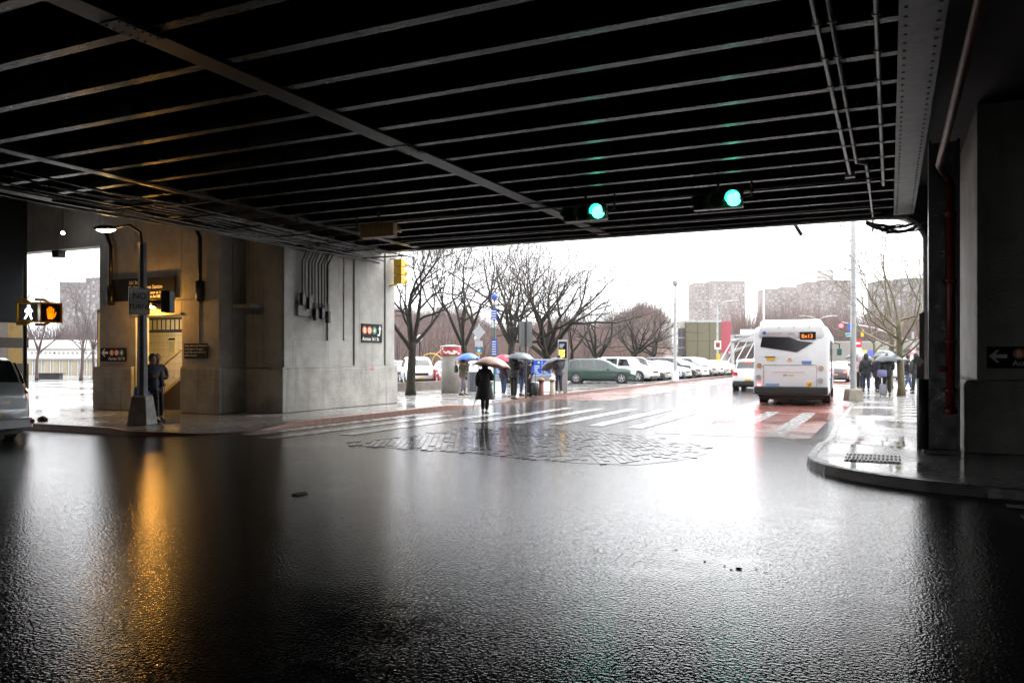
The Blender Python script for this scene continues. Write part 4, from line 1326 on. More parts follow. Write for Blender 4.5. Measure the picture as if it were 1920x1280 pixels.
mb = MB(); mb.prism([bp_(338+20*math.cos(2*PI*k/16), 306-20*math.sin(2*PI*k/16)) for k in range(16)], XR-.011, XR+.02, 'x'); mb.build('round_emblem', M_BLUE, bus)
rear('number_plate', rr2(362, 450, 592, 632), M_PLATE)
rear('plate_light', rr2(342, 462, 584, 591), M_DARKMET, t1=.03)
mb = MB(); mb.tube([(XR-.006, *bp_(620+18*math.cos(2*PI*k/14), 625+18*math.sin(2*PI*k/14))) for k in range(15)], .012, 5, False); mb.build('warning_ring', M_ORANGE, bus)
rear('blue_sticker', rr2(755, 860, 636, 672), mat('blue_sticker', (.12, .2, .45), .5))
M_GAP = mat('panel_gap', (.25, .25, .26), .6)
for pp in (rr2(325, 330, 690, 965), rr2(915, 920, 690, 965), rr2(330, 915, 682, 688), rr2(250, 990, 965, 969)):
    rear('panel_joint', pp, M_GAP, t1=.006)
for (X, Y, m) in ((278, 690, mat('amber_lens', (.55, .2, .03), .2, coat=1)), (965, 720, MATS['amber_lens']), (272, 830, M_RIM), (957, 865, M_RIM)):
    mb = MB(); y_, z_ = bp_(X, Y)
    mb.tube([(XR+.03, y_, z_), (XR-.02, y_, z_)], .075, 14); lo = mb.build('lamp', m, bus)
    mb = MB(); mb.tube([(XR-.02, y_+.08*math.cos(2*PI*k/14), z_+.08*math.sin(2*PI*k/14)) for k in range(15)], .012, 5, False); mb.build('lamp_ring', M_GALV, lo)
mat('red_marker', (.6, .02, .02), .3, emit=(1, .04, .05), estr=14)  # marker strips set glowing to throw red glints on road and beams
for (x0, x1, y0, y1, m) in ((600, 665, 795, 812, mat('pale_green_print', (.35, .5, .2), .5)), (548, 592, 795, 812, M_GAP), (440, 790, 765, 770, mat('pink_print', (.6, .3, .3), .5)), (350, 505, 902, 936, mat('pale_blue_print', (.2, .3, .45), .5)), (255, 290, 918, 926, mat('red_marker', (.6, .02, .02), .3, emit=(1, .04, .05), estr=14)), (930, 965, 952, 960, MATS.get('red_marker') or M_TAIL)):
    rear('print_strip', rr2(x0, x1, y0, y1), m, t1=.007)
y_, z_ = bp_(810, 945)
ys = rear('yellow_notice', rr2(810, 866, 884, 948), M_PLATE)
rear('arrow_print', [(822, 930), (832, 930), (856, 905), (846, 898)], M_SIGNBLK, t1=.016, parent=ys)
bp2 = MB(); bp2.box(-6.14, -5.6, -1.27, 1.27, .42, .70); bp2.build('rear_bumper', M_BLACK, bus, bevel=.04)
bp2 = MB(); bp2.prism([(-1.1, .22), (1.05, .22), (1.2, .42), (-1.2, .42)], -5.9, 5.2, 'x'); bp2.build('underbody', M_BLACK, bus)
for s_ in (1, -1):
    for wx in (-3.4, 3.3):
        wheel(bus, wx, s_*1.12, .48, .28)
        a_ = MB(); a_.tube([(wx, s_*1.1, .52), (wx, s_*1.306, .52)], .58, 18); a_.build('wheel_arch', M_BLACK, bus)
    for k in range(7):
        x0 = -5.3+k*1.55
        z0 = 1.25
        mb = MB(); mb.box(x0, x0+1.46, min(s_*1.29, s_*1.312), max(s_*1.29, s_*1.312), z0, 2.42); mb.build('side_window', M_GLASS, bus)
dr = MB(); dr.box(-2.4, -1.2, -1.322, -1.30, .45, 2.42); dr.build('rear_door', M_GLASS, bus)
for x0 in (-2.42, -1.82, -1.22): MB().box(x0, x0+.05, -1.33, -1.323, .45, 2.42).build('door_frame', M_DARKMET, bus)
MB().box(-5.6, 5.8, -1.314, -1.301, .95, 1.02).build('blue_stripe', M_BLUE, bus)
# mirror arm
MB().tube([(5.8, -1.3, 2.5), (6.15, -1.55, 2.45), (6.15, -1.55, 2.2)], .03, 6).build('mirror_arm', M_BLACK, bus)
MB().cbox((6.15, -1.55, 2.05), (.12, .24, .34)).build('wing_mirror', mat('dark_teal', (.02, .10, .09), .4), bus, bevel=.02)
# little studs along the fairing
for X in (505, 670, 840):
    y_, z_ = bp_(X, 245)
    MB().tube([(-6.0, y_, z_), (-6.04, y_, z_)], .022, 6).build('marker_lamp', MATS['amber_lens'], bus)

# ================================================================== PEOPLE
SKINNED = []
def skin_obj(name, verts, edges, radii, m, parent, sub=2):
    me = bpy.data.meshes.new(name)
    me.from_pydata([tuple(v) for v in verts], edges, [])
    me.materials.append(m)
    o = bpy.data.objects.new(name, me)
    col.objects.link(o)
    o.parent = parent
    mo = o.modifiers.new('skin', 'SKIN'); mo.use_smooth_shade = True
    for i, r in enumerate(radii):
        sv_ = me.skin_vertices[0].data[i]
        sv_.radius = (r, r) if not isinstance(r, tuple) else r
        sv_.use_root = (i == 0)
    ss = o.modifiers.new('sub', 'SUBSURF'); ss.levels = sub; ss.render_levels = sub
    SKINNED.append(o)
    return o
def bake_skins():
    bpy.context.view_layer.update()
    dg = bpy.context.evaluated_depsgraph_get()
    for o in SKINNED:
        me = bpy.data.meshes.new_from_object(o.evaluated_get(dg))
        me.name = o.name
        me.polygons.foreach_set('use_smooth', [True]*len(me.polygons))
        o.modifiers.clear()
        o.data = me
def cloth(name, c, rough=.75):
    return mat('cloth_'+name, c, rough, var=.25, vscale=9, bump=.25, bscale=60)
def person(label, loc, rz, h=1.70, coat=('black', (.012, .012, .014)), coat_hem=.80, legs=('dark', (.02, .022, .03)), shoes=(.02, .02, .02), head='hair', hairc=(.02, .015, .012), arm_l='down', arm_r='down', stride=.12, bulk=1.0, group=None, lean=0.0, flare=.45):
    """faces local +x; arm poses: down, hold (upright grip before the chest), pocket, pull"""
    t = thing('person', label, 'person', loc, rz, group)
    s = h/1.72
    V = lambda x, y, z: Vector((x+lean*max(0, z-.9), y, z))*s
    pel, chest, neck, head0, head1 = V(0, 0, .95), V(-.01, 0, 1.24), V(0, 0, 1.47), V(.02, 0, 1.57), V(.025, 0, 1.68)
    hipl, hipr = V(0, .085, .90), V(0, -.085, .90)
    kl, kr = V(stride*.5+.02, .095, .50), V(-stride*.4+.02, -.095, .50)
    al, ar = V(stride, .10, .09), V(-stride, -.10, .09)
    tl, tr2 = V(stride+.13, .115, .035), V(-stride+.13, -.115, .035)
    def arm(pose, sd):
        sh = V(0, sd*.185, 1.40)
        if pose == 'hold': return sh, V(.03, sd*.25, 1.13), V(.22, sd*.12, 1.20), Vector((.2, 0, 1))
        if pose == 'pocket': return sh, V(-.08, sd*.30, 1.13), V(.06, sd*.20, .96), Vector((1, 0, -.3))
        if pose == 'pull': return sh, V(-.06, sd*.24, 1.12), V(-.10, sd*.27, .88), Vector((-.2, 0, -1))
        if pose == 'phone': return sh, V(.04, sd*.23, 1.12), V(.26, sd*.06, 1.18), Vector((1, 0, .5))
        return sh, V(-.02, sd*.25, 1.12), V(.05, sd*.26, .86), Vector((.1, 0, -1))
    sl, el, hl, dl = arm(arm_l, 1); sr, er, hr, dr_ = arm(arm_r, -1)
    # body: one continuous surface from the pelvis out, fingers included
    v = [pel, chest, neck, head0, head1, hipl, kl, al, tl, hipr, kr, ar, tr2, sl, el, hl, sr, er, hr]
    e = [(0,1),(1,2),(2,3),(3,4),(0,5),(5,6),(6,7),(7,8),(0,9),(9,10),(10,11),(11,12),(1,13),(13,14),(14,15),(1,16),(16,17),(17,18)]
    r = [.125,.125,.055,.085,.088,.085,.058,.042,.035,.085,.058,.042,.035,.062,.042,.028,.062,.042,.028]
    for base, pos, d, sd in ((15, hl, dl, 1), (18, hr, dr_, -1)):
        d = d.normalized()
        a = Vector((0, sd, 0)); b = d.cross(a).normalized()
        pi = len(v); v.append(pos+d*.07*s); r.append(.034); e.append((base, pi))
        for k in range(4):
            off = b*((k-1.5)*.021*s)
            ln_f = (.055, .068, .062, .048)[k]*s
            i1 = len(v); v.append(pos+d*(.105*s)+off); r.append(.010); e.append((pi, i1))
            i2 = len(v); v.append(pos+d*(.105*s+ln_f*.5)+off-a*.012*s); r.append(.009); e.append((i1, i2))
            i3 = len(v); v.append(pos+d*(.105*s+ln_f*.75)+off-a*.04*s); r.append(.008); e.append((i2, i3))
        i1 = len(v); v.append(pos+d*(.055*s)-b*.05*s); r.append(.011); e.append((pi, i1))
        i2 = len(v); v.append(pos+d*(.09*s)-b*.065*s-a*.02*s); r.append(.010); e.append((i1, i2))
    skin_obj('body', v, e, [x*s for x in r], M_SKIN, t, 1)
    # head: face with nose, eyes, mouth, ears
    hc = V(.03, 0, 1.63)
    hd = MB()
    rs = []
    for zz, rx, ry, ox in ((-.115, .035, .03, .035), (-.095, .062, .05, .02), (-.05, .085, .066, .008), (0, .094, .073, 0), (.05, .092, .074, -.006), (.09, .068, .056, -.01), (.112, .03, .026, -.01)):
        rs.append([((hc.x+(ox+rx*math.cos(2*PI*k/12))*s), hc.y+ry*math.sin(2*PI*k/12)*s, hc.z+zz*s) for k in range(12)])
    hd.rings(rs)
    ho = hd.build('head', M_SKIN, t, True)
    fe = MB()
    fe.tube([(hc.x+.088*s, 0, hc.z+.02*s), (hc.x+.112*s, 0, hc.z-.025*s), (hc.x+.092*s, 0, hc.z-.03*s)], [.008*s, .014*s, .008*s], 6); fe.build('nose', M_SKIN, ho, True)
    for sd in (1, -1):
        MB().lathe([(.004, -.008), (.011, 0), (.004, .008)], 8, (hc.x+.083*s, sd*.031*s, hc.z+.012*s)).build('eye', M_BLACK, ho)
        MB().tube([(hc.x-.005*s, sd*.074*s, hc.z+.02*s), (hc.x-.005*s, sd*.08*s, hc.z-.03*s)], .014*s, 6).build('ear', M_SKIN, ho)
    MB().cbox((hc.x+.083*s, 0, hc.z-.062*s), (.012*s, .045*s, .009*s)).build('mouth', mat('lips', (.3, .1, .09), .5), ho)
    if head in ('hair', 'hood', 'cap', 'bun'):
        hm2 = MB(); rs = []
        grow_ = 1.13 if head != 'hood' else 1.36
        low = {'hair': -.05, 'hood': -.15, 'cap': .02, 'bun': -.06}[head]
        for i in range(7):
            f = i/6
            zz = low+(.125*grow_-low)*f
            k_ = math.sqrt(max(.02, 1-(max(0, zz-.02)/(.115*grow_))**2))
            cut = .35 if zz < .045 else .8
            rs.append([((hc.x+(-.012+.094*grow_*k_*min(math.cos(2*PI*k/12), cut if head != 'hood' else .75))*s), hc.y+.078*grow_*k_*math.sin(2*PI*k/12)*s, hc.z+zz*s) for k in range(12)])
        hm2.rings(rs)
        hm_o = hm2.build({'hair': 'hair', 'bun': 'hair', 'hood': 'hood', 'cap': 'cap'}[head], cloth(coat[0], coat[1]) if head == 'hood' else mat('hair_%.3f' % hairc[0], hairc, .7), t, True)
    # trousers
    lm = cloth('t'+legs[0], legs[1])
    skin_obj('trousers', [V(0,0,.96), V(0,.085,.88), kl, al+Vector((0,0,.03)), V(0,-.085,.88), kr, ar+Vector((0,0,.03))], [(0,1),(1,2),(2,3),(0,4),(4,5),(5,6)], [x*s*bulk for x in (.14,.098,.075,.062,.098,.075,.062)], lm, t, 1)
    for p, q in ((al, tl), (ar, tr2)):
        sh = MB(); rs = []
        d = (q-p); d.z = 0; d.normalize(); w = Vector((-d.y, d.x, 0))
        for f, wd, ht in ((-.085, .028, .07), (-.05, .042, .11), (.03, .043, .095), (.10, .047, .065), (.165, .036, .045), (.185, .015, .03)):
            c = Vector((p.x, p.y, 0))+d*(f*s)
            rs.append([tuple(c+w*(wd*s*math.cos(a))+Vector((0, 0, max(0, (.5+.5*math.sin(a)))*ht*s))) for a in [2*PI*k/8 for k in range(8)]])
        sh.rings(rs); sh.build('shoe', mat('shoe_%.2f' % shoes[0], shoes, .4), t, True)
    # coat: torso and sleeves as one skin, skirt lofted below the waist
    cm_ = cloth(coat[0], coat[1])
    cv = [V(0,0,1.0), V(-.01,0,1.24), V(0,0,1.40), V(0,0,1.50), sl, el, hl-(hl-el)*.12, sr, er, hr-(hr-er)*.12]
    skin_obj('coat', cv, [(0,1),(1,2),(2,3),(2,4),(4,5),(5,6),(2,7),(7,8),(8,9)], [x*s*bulk for x in (.16,.172,.14,.082,.098,.076,.058,.098,.076,.058)], cm_, t, 2)
    sk = MB(); rs = []
    rnd_ = random.Random(int(loc[0]*100)+int(loc[1]*10))
    n = 18
    steps = 6
    for i in range(steps+1):
        f = i/steps
        z = 1.10+(coat_hem-1.10)*f
        rx = (.152+.045*f*flare)*bulk; ry = (.172+.06*f*flare)*bulk
        rs.append([tuple(V((rx+.012*math.sin(5*a+1)*f)*math.cos(a), (ry+.012*math.sin(7*a)*f)*math.sin(a), z+rnd_.uniform(-.008, .008)*f)) for a in [2*PI*k/n for k in range(n)]])
    sk.rings(rs, True, False)
    sk.build('coat_skirt', cm_, t, True)
    return t, hl*1, hr*1
def world_pt(t, p):
    return Matrix.Translation(t.location) @ Matrix.Rotation(t.rotation_euler[2], 4, 'Z') @ p
UK = R(58)
def umbrella(label, hand, c, rad=.52, length=.72, tilt=(0, 0), name='umbrella', group=None):
    """opens above the hand that holds it; tilt leans the shaft"""
    t = thing('umbrella', label, 'umbrella', tuple(hand), 0, group)
    t.rotation_euler = (tilt[0], tilt[1], .3)
    m = mat('umbrella_%.2f_%.2f_%.2f' % c, c, .45, var=.12, vscale=3)
    cn = MB(); n = 32; rs = []
    for i in range(8):
        f = i/7
        r = rad*math.sin(f*UK)/math.sin(UK)
        z = length+.02-rad*.46*(1-math.cos(f*UK))/(1-math.cos(UK))
        rs.append([(r*(1-.09*f*abs(math.sin(4*2*PI*k/n)))*math.cos(2*PI*k/n)+1e-4, r*(1-.09*f*abs(math.sin(4*2*PI*k/n)))*math.sin(2*PI*k/n), z-.035*f*(1-abs(math.sin(4*2*PI*k/n)))) for k in range(n)])
    cn.rings(rs, True, False)
    ca_ = cn.build('canopy', m, t, True)
    sd_ = ca_.modifiers.new('solid', 'SOLIDIFY'); sd_.thickness = .006
    MB().tube([(0, 0, -.10), (0, 0, length+.09)], .007, 6).build('shaft', M_DARKMET, t)
    MB().tube([(0, 0, -.16), (0, 0, -.02)], .014, 6).build('handle', M_BLACK, t)
    for k in range(8):
        a = 2*PI*k/8
        pts = [(rad*math.sin(f*UK)/math.sin(UK)*math.cos(a)*.985, rad*math.sin(f*UK)/math.sin(UK)*math.sin(a)*.985, length+.006-rad*.46*(1-math.cos(f*UK))/(1-math.cos(UK))) for f in (0.05, .35, .7, 1)]
        MB().tube(pts, .004, 4).build('rib', M_DARKMET, t)
    return t
def bag(name, label, cat, loc, rz, size, c, handle=True, trolley=False):
    t = thing(name, label, cat, loc, rz)
    x, y, z = size
    b = MB()
    b.rings([[(sx*x/2*k, sy*y/2*k, zz) for sx, sy in ((-.8, -1), (.8, -1), (1, -.6), (1, .6), (.8, 1), (-.8, 1), (-1, .6), (-1, -.6))] for zz, k in ((.03, .9), (.06, 1), (z*.5, 1.06), (z*.92, .96), (z, .8))])
    b.build('bag_body', cloth('b%.2f%.2f%.2f' % c, c, .5), t, True)
    b = MB(); b.cbox((x*.53, 0, z*.4), (.05, y*.7, z*.4)); b.build('front_pocket', cloth('b%.2f%.2f%.2f' % c, c, .5), t, bevel=.015)
    if handle:
        hz = z+(.42 if trolley else .18)
        MB().tube([(0, -y*.3, z*.95), (0, -y*.3, hz), (0, y*.3, hz), (0, y*.3, z*.95)], .012, 5).build('handle', M_DARKMET, t)
    if trolley:
        for sy in (-1, 1): MB().tube([(0, sy*y*.4-.02, .045), (0, sy*y*.4+.02, .045)], .045, 10).build('castor', M_BLACK, t)
    return t
FW = R(90)       # walking away up the street
BLK = ('black', (.010, .010, .012)); NAVY = ('navy', (.012, .018, .04)); OLV = ('olive', (.085, .072, .035)); CHAR = ('char', (.03, .032, .036))
# woman crossing
x, y = wp(909, 24.9)
p, hl, hr = person('person in long black hooded coat walking away on the crosswalk with a cane', (x, y, 0), R(98), 1.62, BLK, .47, ('blk', (.01, .01, .012)), head='hood', arm_r='hold', arm_l='down', stride=.10, bulk=1.12, flare=1.9)
umbrella('brown umbrella held by the person in the long black coat', world_pt(p, hr), (.30, .155, .11), .62, .62, (R(-4), R(6)))
ch = world_pt(p, hl)
cn_ = thing('walking_cane', 'thin walking cane in the left hand of the person on the crosswalk', 'cane', (ch.x-.25, ch.y+.1, 0.0))
MB().tube([(0, 0, 0.012), (.23, -.09, .80)], .011, 6).build('cane_shaft', M_GALV, cn_)
MB().tube([(.23, -.09, .80), (.24, -.09, .84), (.30, -.07, .85)], .014, 6).build('cane_grip', M_BLACK, cn_)
# by the kiosk
x, y = wp(868, 34.6)
p, hl, hr = person('person in olive jacket with tan hood under the blue umbrella by the kiosk', (x, y, .14), R(40), 1.74, OLV, .78, ('greyj', (.13, .125, .15)), head='hair', arm_r='hold', arm_l='pocket', stride=.10)
umbrella('flat blue umbrella beside the round concrete kiosk', world_pt(p, hr), (.05, .16, .62), .52, .58, (R(3), R(-3)))
hdw = MB().lathe([(.05, 0), (.13, .03), (.15, .10), (.10, .17), (.04, .19)], 12, (-.10, 0, 1.32)); hdw.build('fur_hood', mat('fur_tan', (.38, .28, .17), .9, bump=.8, bscale=50), p, True)
bw = world_pt(p, Vector((-.28, .18, .95)))
bag('shoulder_bag', 'black shoulder bag carried by the person under the blue umbrella', 'bag', (bw.x, bw.y, bw.z), R(40), (.14, .28, .34), (.012, .012, .012))
# group at the bus stop
x, y = wp(944, 33.4)
p, hl, hr = person('person in dark red-hemmed jacket and blue jeans under the red umbrella', (x, y, .14), R(75), 1.66, ('wine', (.025, .012, .014)), .80, ('jean', (.03, .06, .13)), shoes=(.45, .45, .45), head='hair', arm_l='hold', stride=.08)
umbrella('red umbrella tilted over the person waiting at the bus stop', world_pt(p, hl), (.62, .02, .06), .56, .56, (R(2), R(14)))
x, y = wp(963, 31.0)
p, hl, hr = person('tall person in black puffer jacket standing at the kerb', (x, y, .14), R(70), 1.80, CHAR, .82, ('blk', (.01, .01, .012)), head='hair', arm_r='hold', arm_l='down', stride=.05, bulk=1.16)
umbrella('dark grey umbrella over the person in the black puffer jacket', world_pt(p, hr), (.045, .06, .065), .60, .55, (R(0), R(4)))
x, y = wp(977, 34.2)
person('person in blue jeans half hidden behind the black puffer jacket', (x, y, .14), R(60), 1.70, BLK, .85, ('jean2', (.05, .09, .2)), head='hair', stride=.08)
x, y = wp(990, 33.7)
p, hl, hr = person('person in navy hooded parka pulling a black suitcase', (x, y, .14), R(60), 1.72, NAVY, .74, ('blk', (.01, .01, .012)), head='hood', arm_r='pull', stride=.06, bulk=1.1)
x, y = wp(1000.5, 33.6)
bag('suitcase', 'black wheeled suitcase beside the person in the navy parka', 'suitcase', (x, y, .14), R(60), (.28, .42, .58), (.02, .02, .022), trolley=True)
x, y = wp(1048, 35.6)
p, hl, hr = person('person in dark jacket and white shoes under the tilted grey umbrella', (x, y, .14), R(150), 1.70, CHAR, .85, ('nav', (.02, .03, .05)), shoes=(.6, .6, .6), head='hair', arm_r='hold', arm_l='phone', stride=.05)
umbrella('grey umbrella tilted low beside the display totem', world_pt(p, hr)+Vector((-.1, -.1, -.05)), (.07, .075, .085), .62, .45, (R(-14), R(-24)))
# right-hand crowd
crowd = [(1608, 40.5, 80, 1.68, BLK, .70, 'greyj', 'pocket', 'leftmost person of the crowd, half behind the tall lamp post'),
         (1624, 38.0, 95, 1.76, CHAR, .74, 'jean', 'down', 'person in charcoal hooded coat and jeans among the right-hand crowd'),
         (1646, 37.0, 60, 1.70, ('plum', (.025, .018, .035)), .70, 'dark', 'hold', 'person in dark purple coat in the middle of the right-hand crowd'),
         (1663, 33.6, 100, 1.72, BLK, .84, 'blk', 'hold', 'person in black with a lilac bag left of the plane tree'),
         (1702, 39.0, 20, 1.72, BLK, .84, 'jean2', 'down', 'person in jeans striding out behind the plane tree trunk'),
         (1718, 35.9, 120, 1.76, CHAR, .84, 'dark', 'phone', 'hooded person nearest the dark bridge column at right')]
LEG = {'greyj': (.13, .125, .15), 'jean': (.03, .06, .13), 'jean2': (.10, .13, .22), 'dark': (.02, .022, .03), 'blk': (.01, .01, .012)}
H = {}
for i, (px, d, rz_, h, c, hem, lg, ar, lab) in enumerate(crowd):
    x, y = wp(px, d)
    H[i] = person(lab, (x, y, .145), R(rz_), h, c, hem, (lg, LEG[lg]), head='hood' if i in (1, 5) else 'hair', arm_r=ar, stride=.22 if i == 4 else .07, group='people waiting on the right pavement', bulk=1.08)
umbrella('wide dark grey-green umbrella over the left of the right-hand crowd', world_pt(H[0][0], Vector((.2, 0, 1.2))), (.06, .085, .085), .68, .66, (0, R(3)))
umbrella('teal umbrella at the back of the right-hand crowd', world_pt(H[2][0], Vector((.9, .2, 1.25))), (.03, .09, .095), .5, .70, (0, 0))
umbrella('black umbrella tilted forward in the middle of the crowd', world_pt(H[2][0], H[2][2]), (.02, .022, .025), .58, .60, (R(6), R(14)))
umbrella('grey umbrella over the person with the lilac bag', world_pt(H[3][0], H[3][2]), (.09, .10, .11), .58, .56, (R(4), R(-6)))
x, y = wp(1611, 39.2)
p_, _, _ = person('person behind the lamp post holding a pale pink hood up', (x, y+.8, .145), R(85), 1.66, ('pinkish', (.5, .36, .36)), .95, ('dark', LEG['dark']), head='hood', group='people waiting on the right pavement')
b_ = world_pt(H[3][0], Vector((-.2, .22, .78)))
bag('tote_bag', 'lilac tote bag on the shoulder of the person in black', 'bag', (b_.x, b_.y, b_.z), R(100), (.16, .34, .32), (.17, .16, .33))
x, y = wp(1656, 33.7)
bag('shopping_trolley', 'small grey wheeled trolley by the person with the lilac bag', 'trolley', (x, y, .145), R(100), (.2, .26, .5), (.25, .25, .28), trolley=True)
# two people at the stair entrance
x, y = wp(285, 19.7)
p, hl, hr = person('person in dark jacket standing behind the sign pole', (x, y, .14), R(-10), 1.66, ('blu', (.014, .02, .045)), .82, ('blk', (.01, .01, .012)), head='hair', arm_r='phone', stride=.05)
b_ = world_pt(p, Vector((.02, -.28, .48)))
bag('shopping_bag', 'blue shopping bag hanging beside the sign pole', 'bag', (b_.x, b_.y, b_.z), R(-10), (.16, .36, .42), (.015, .06, .30))
x, y = wp(294, 20.2)
person('grey-haired person reading a phone beside the station stairs', (x, y, .14), R(-20), 1.66, ('dk', (.02, .018, .016)), .75, ('blk', (.01, .01, .012)), head='hair', hairc=(.16, .13, .11), arm_r='phone', arm_l='phone', stride=.05)
bake_skins()

# ================================================================== SIGNS
def board(name, label, org, n, w, h, m=None, cat='sign', th=.02, group=None):
    """board with its lower-left corner at org; faces n"""
    t = thing(name, label, cat, org, 0, group)
    M = facing(n[0], n[1], (0, 0, 0))
    mb = MB(); flat(M, rect(0, w, 0, h), 0, th, mb)
    mb.build('panel', m or M_SIGNBLK, t)
    return t, M
def offm(M, u, v, z):
    return M @ Matrix.Translation((u, v, z))
def bullet(t, M, u, v, r, m, ch, z=.02):
    mb = MB(); flat(M, circ(u, v, r, 24), z+.001, z+.004, mb); b = mb.build('route_disc', m, t)
    text_mesh('route_letter', ch, r*1.55, M_SIGNWHT, b, offm(M, u, v-r*.54, z+.005), 'CENTER', .001, bold=.006*r*8)
def arrow_left(t, M, u, v, s, z=.02):
    mb = MB()
    flat(M, [(u, v), (u+.45*s, v-.42*s), (u+.62*s, v-.42*s), (u+.36*s, v-.13*s), (u+1.05*s, v-.13*s), (u+1.05*s, v+.13*s), (u+.36*s, v+.13*s), (u+.62*s, v+.42*s), (u+.45*s, v+.42*s)], z+.001, z+.004, mb)
    mb.build('arrow', M_SIGNWHT, t)
# left: on the station front
t, M = board('direction_sign', 'black sign with left arrow and three route discs left of the station stairs', (-22.28, YF-.03, 1.63), (0, -1), 1.15, .42, group=None)
arrow_left(t, M, .06, .27, .28)
for u, m, ch_ in ((.52, M_ORANGE, 'B'), (.74, M_ORANGE, 'D'), (.96, M_GREEN, '4')): bullet(t, M, u, .27, .095, m, ch_)
text_mesh('lettering', 'Across 161 St', .13, M_SIGNWHT, t, offm(M, .37, .05, .021), 'LEFT', .001, bold=.002)
# right pier
t, M = board('direction_sign', 'black sign with left arrow and orange route discs on the right pier', (1.46, 15.5-.03, 1.56), (0, -1), 1.35, .36)
arrow_left(t, M, .03, .20, .25)
for u, m, ch_ in ((.46, M_ORANGE, 'B'), (.66, M_ORANGE, 'D'), (.86, M_GREEN, '4')): bullet(t, M, u, .24, .085, m, ch_)
text_mesh('lettering', 'Across 161 St', .12, M_SIGNWHT, t, offm(M, .37, .045, .021), 'LEFT', .001, bold=.002)
# street side of the left pier
t, M = board('direction_sign', 'black sign with route discs and upward arrow on the pale pier', (PX+.08, 21.75, 2.27), (1, 0), 1.17, .62)
for u, m, ch_ in ((.16, M_ORANGE, 'B'), (.44, M_ORANGE, 'D'), (.72, M_GREEN, '4')): bullet(t, M, u, .40, .13, m, ch_)
mb = MB(); flat(M, [(.90, .28), (.98, .28), (1.0, .36), (1.0, .44), (.95, .44), (1.035, .58), (1.12, .44), (1.07, .44), (1.07, .34), (1.03, .22), (.90, .22)], .021, .024, mb); mb.build('arrow', M_SIGNWHT, t)
text_mesh('lettering', 'Across 161 St', .165, M_SIGNWHT, t, offm(M, .04, .06, .021), 'LEFT', .001, bold=.003)
# station name over the stairs
t, M = board('station_sign', 'large black station name sign above the lit stairs', (-21.75, YF-.06, 3.47), (0, -1), 2.72, .68)
text_mesh('lettering', '161 Street-\nYankee Stadium Station', .15, M_SIGNWHT, t, offm(M, .78, .50, .021), 'LEFT', .001, bold=.002)
text_mesh('lettering', 'Elevator at 161 St\nRiver Av NE corner', .12, M_SIGNWHT, t, offm(M, 1.52, .19, .021), 'LEFT', .001, bold=.002)
# ticket notice right of the stairs
t, M = board('notice_sign', 'small black notice with white lettering right of the stairs', (-18.68, YF-.03, 1.72), (0, -1), .92, .44)
text_mesh('lettering', 'Enter with or buy MetroCard\nat all times or see agent\nat the NE corner of 161 St\n& River Avenue', .075, M_SIGNWHT, t, offm(M, .03, .35, .021), 'LEFT', .001, spacing=1.25)

# ---- street-light pole with NO TURNS sign at the left kerb
PXo, PYo = -16.2, 13.45
sp = thing('light_pole', 'grey octagonal street-light pole with concrete foot at the left kerb', 'lamp post', (PXo, PYo, .14), R(20))
b_ = MB(); b_.rings([[(k*c_[0], k*c_[1], z) for c_ in ((-1, -1), (1, -1), (1, 1), (-1, 1))] for z, k in ((0, .255), (.66, .18), (.70, .155))]); b_.build('pole_base', mat('dirty_concrete', (.3, .29, .27), .7, var=.5, vscale=5, bump=.4), sp, bevel=.02)
MB().tube([(0, 0, .7), (0, 0, 4.35)], [.125, .095], 8).build('shaft', mat('dull_grey_pole', (.16, .165, .165), .55, .2, var=.3), sp)
MB().tube([(0, 0, 4.3), (-.05, 0, 4.6), (-.3, 0, 4.78), (-.72, -.02, 4.72)], .035, 8).build('lamp_arm', M_DARKMET, sp, True)
lh = MB(); lh.rings([[(-.66-xx, w_*math.cos(a)-.02, 4.72-.02+hh*max(math.sin(a), -.25)) for a in [2*PI*k/12 for k in range(12)]] for xx, w_, hh in ((0, .05, .04), (.1, .10, .08), (.35, .13, .09), (.52, .08, .06), (.56, .02, .02))]); lho = lh.build('lamp_head', M_DARKMET, sp, True)
M_SOD = mat('sodium_lens', (1, .75, .4), .3, emit=(1.0, .62, .25), estr=14)
ls = MB(); ls.rings([[(-.70-xx, w_*math.cos(a)-.02, 4.685-hh*max(math.sin(a), -.1)) for a in [2*PI*k/12 for k in range(12)]] for xx, w_, hh in ((0, .06, .03), (.12, .095, .07), (.3, .10, .075), (.42, .05, .03))]); ls.build('lens', M_SOD, lho, True)
def point(name, loc, e, c, r=.06):
    l = bpy.data.lights.new(name, 'POINT'); l.energy = e; l.color = c; l.shadow_soft_size = r
    o = bpy.data.objects.new(name, l); col.objects.link(o); o.location = loc
    return o
lw = Matrix.Translation((PXo, PYo, .14)) @ Matrix.Rotation(R(20), 4, 'Z') @ Vector((-.93, -.02, 4.52))
point('sodium_lamp_light', lw, 1.2, (1, .55, .18), .08)
nt_, M = board('road_sign', 'white NO TURNS sign fixed to the street-light pole', (PXo+.02, PYo-.40, 2.76), (.97, -.24), .50, .64, M_SIGNWHT)
fr = MB()
for pp in (rect(.012, .488, .012, .024), rect(.012, .488, .616, .628), rect(.012, .024, .0245, .6155), rect(.476, .488, .0245, .6155)): flat(M, pp, .0205, .0225, fr)
fr.build('border', M_SIGNBLK, nt_)
text_mesh('lettering', 'NO', .205, M_SIGNBLK, nt_, offm(M, .25, .38, .021), 'CENTER', .001)
text_mesh('lettering', 'TURNS', .165, M_SIGNBLK, nt_, offm(M, .25, .13, .021), 'CENTER', .001)
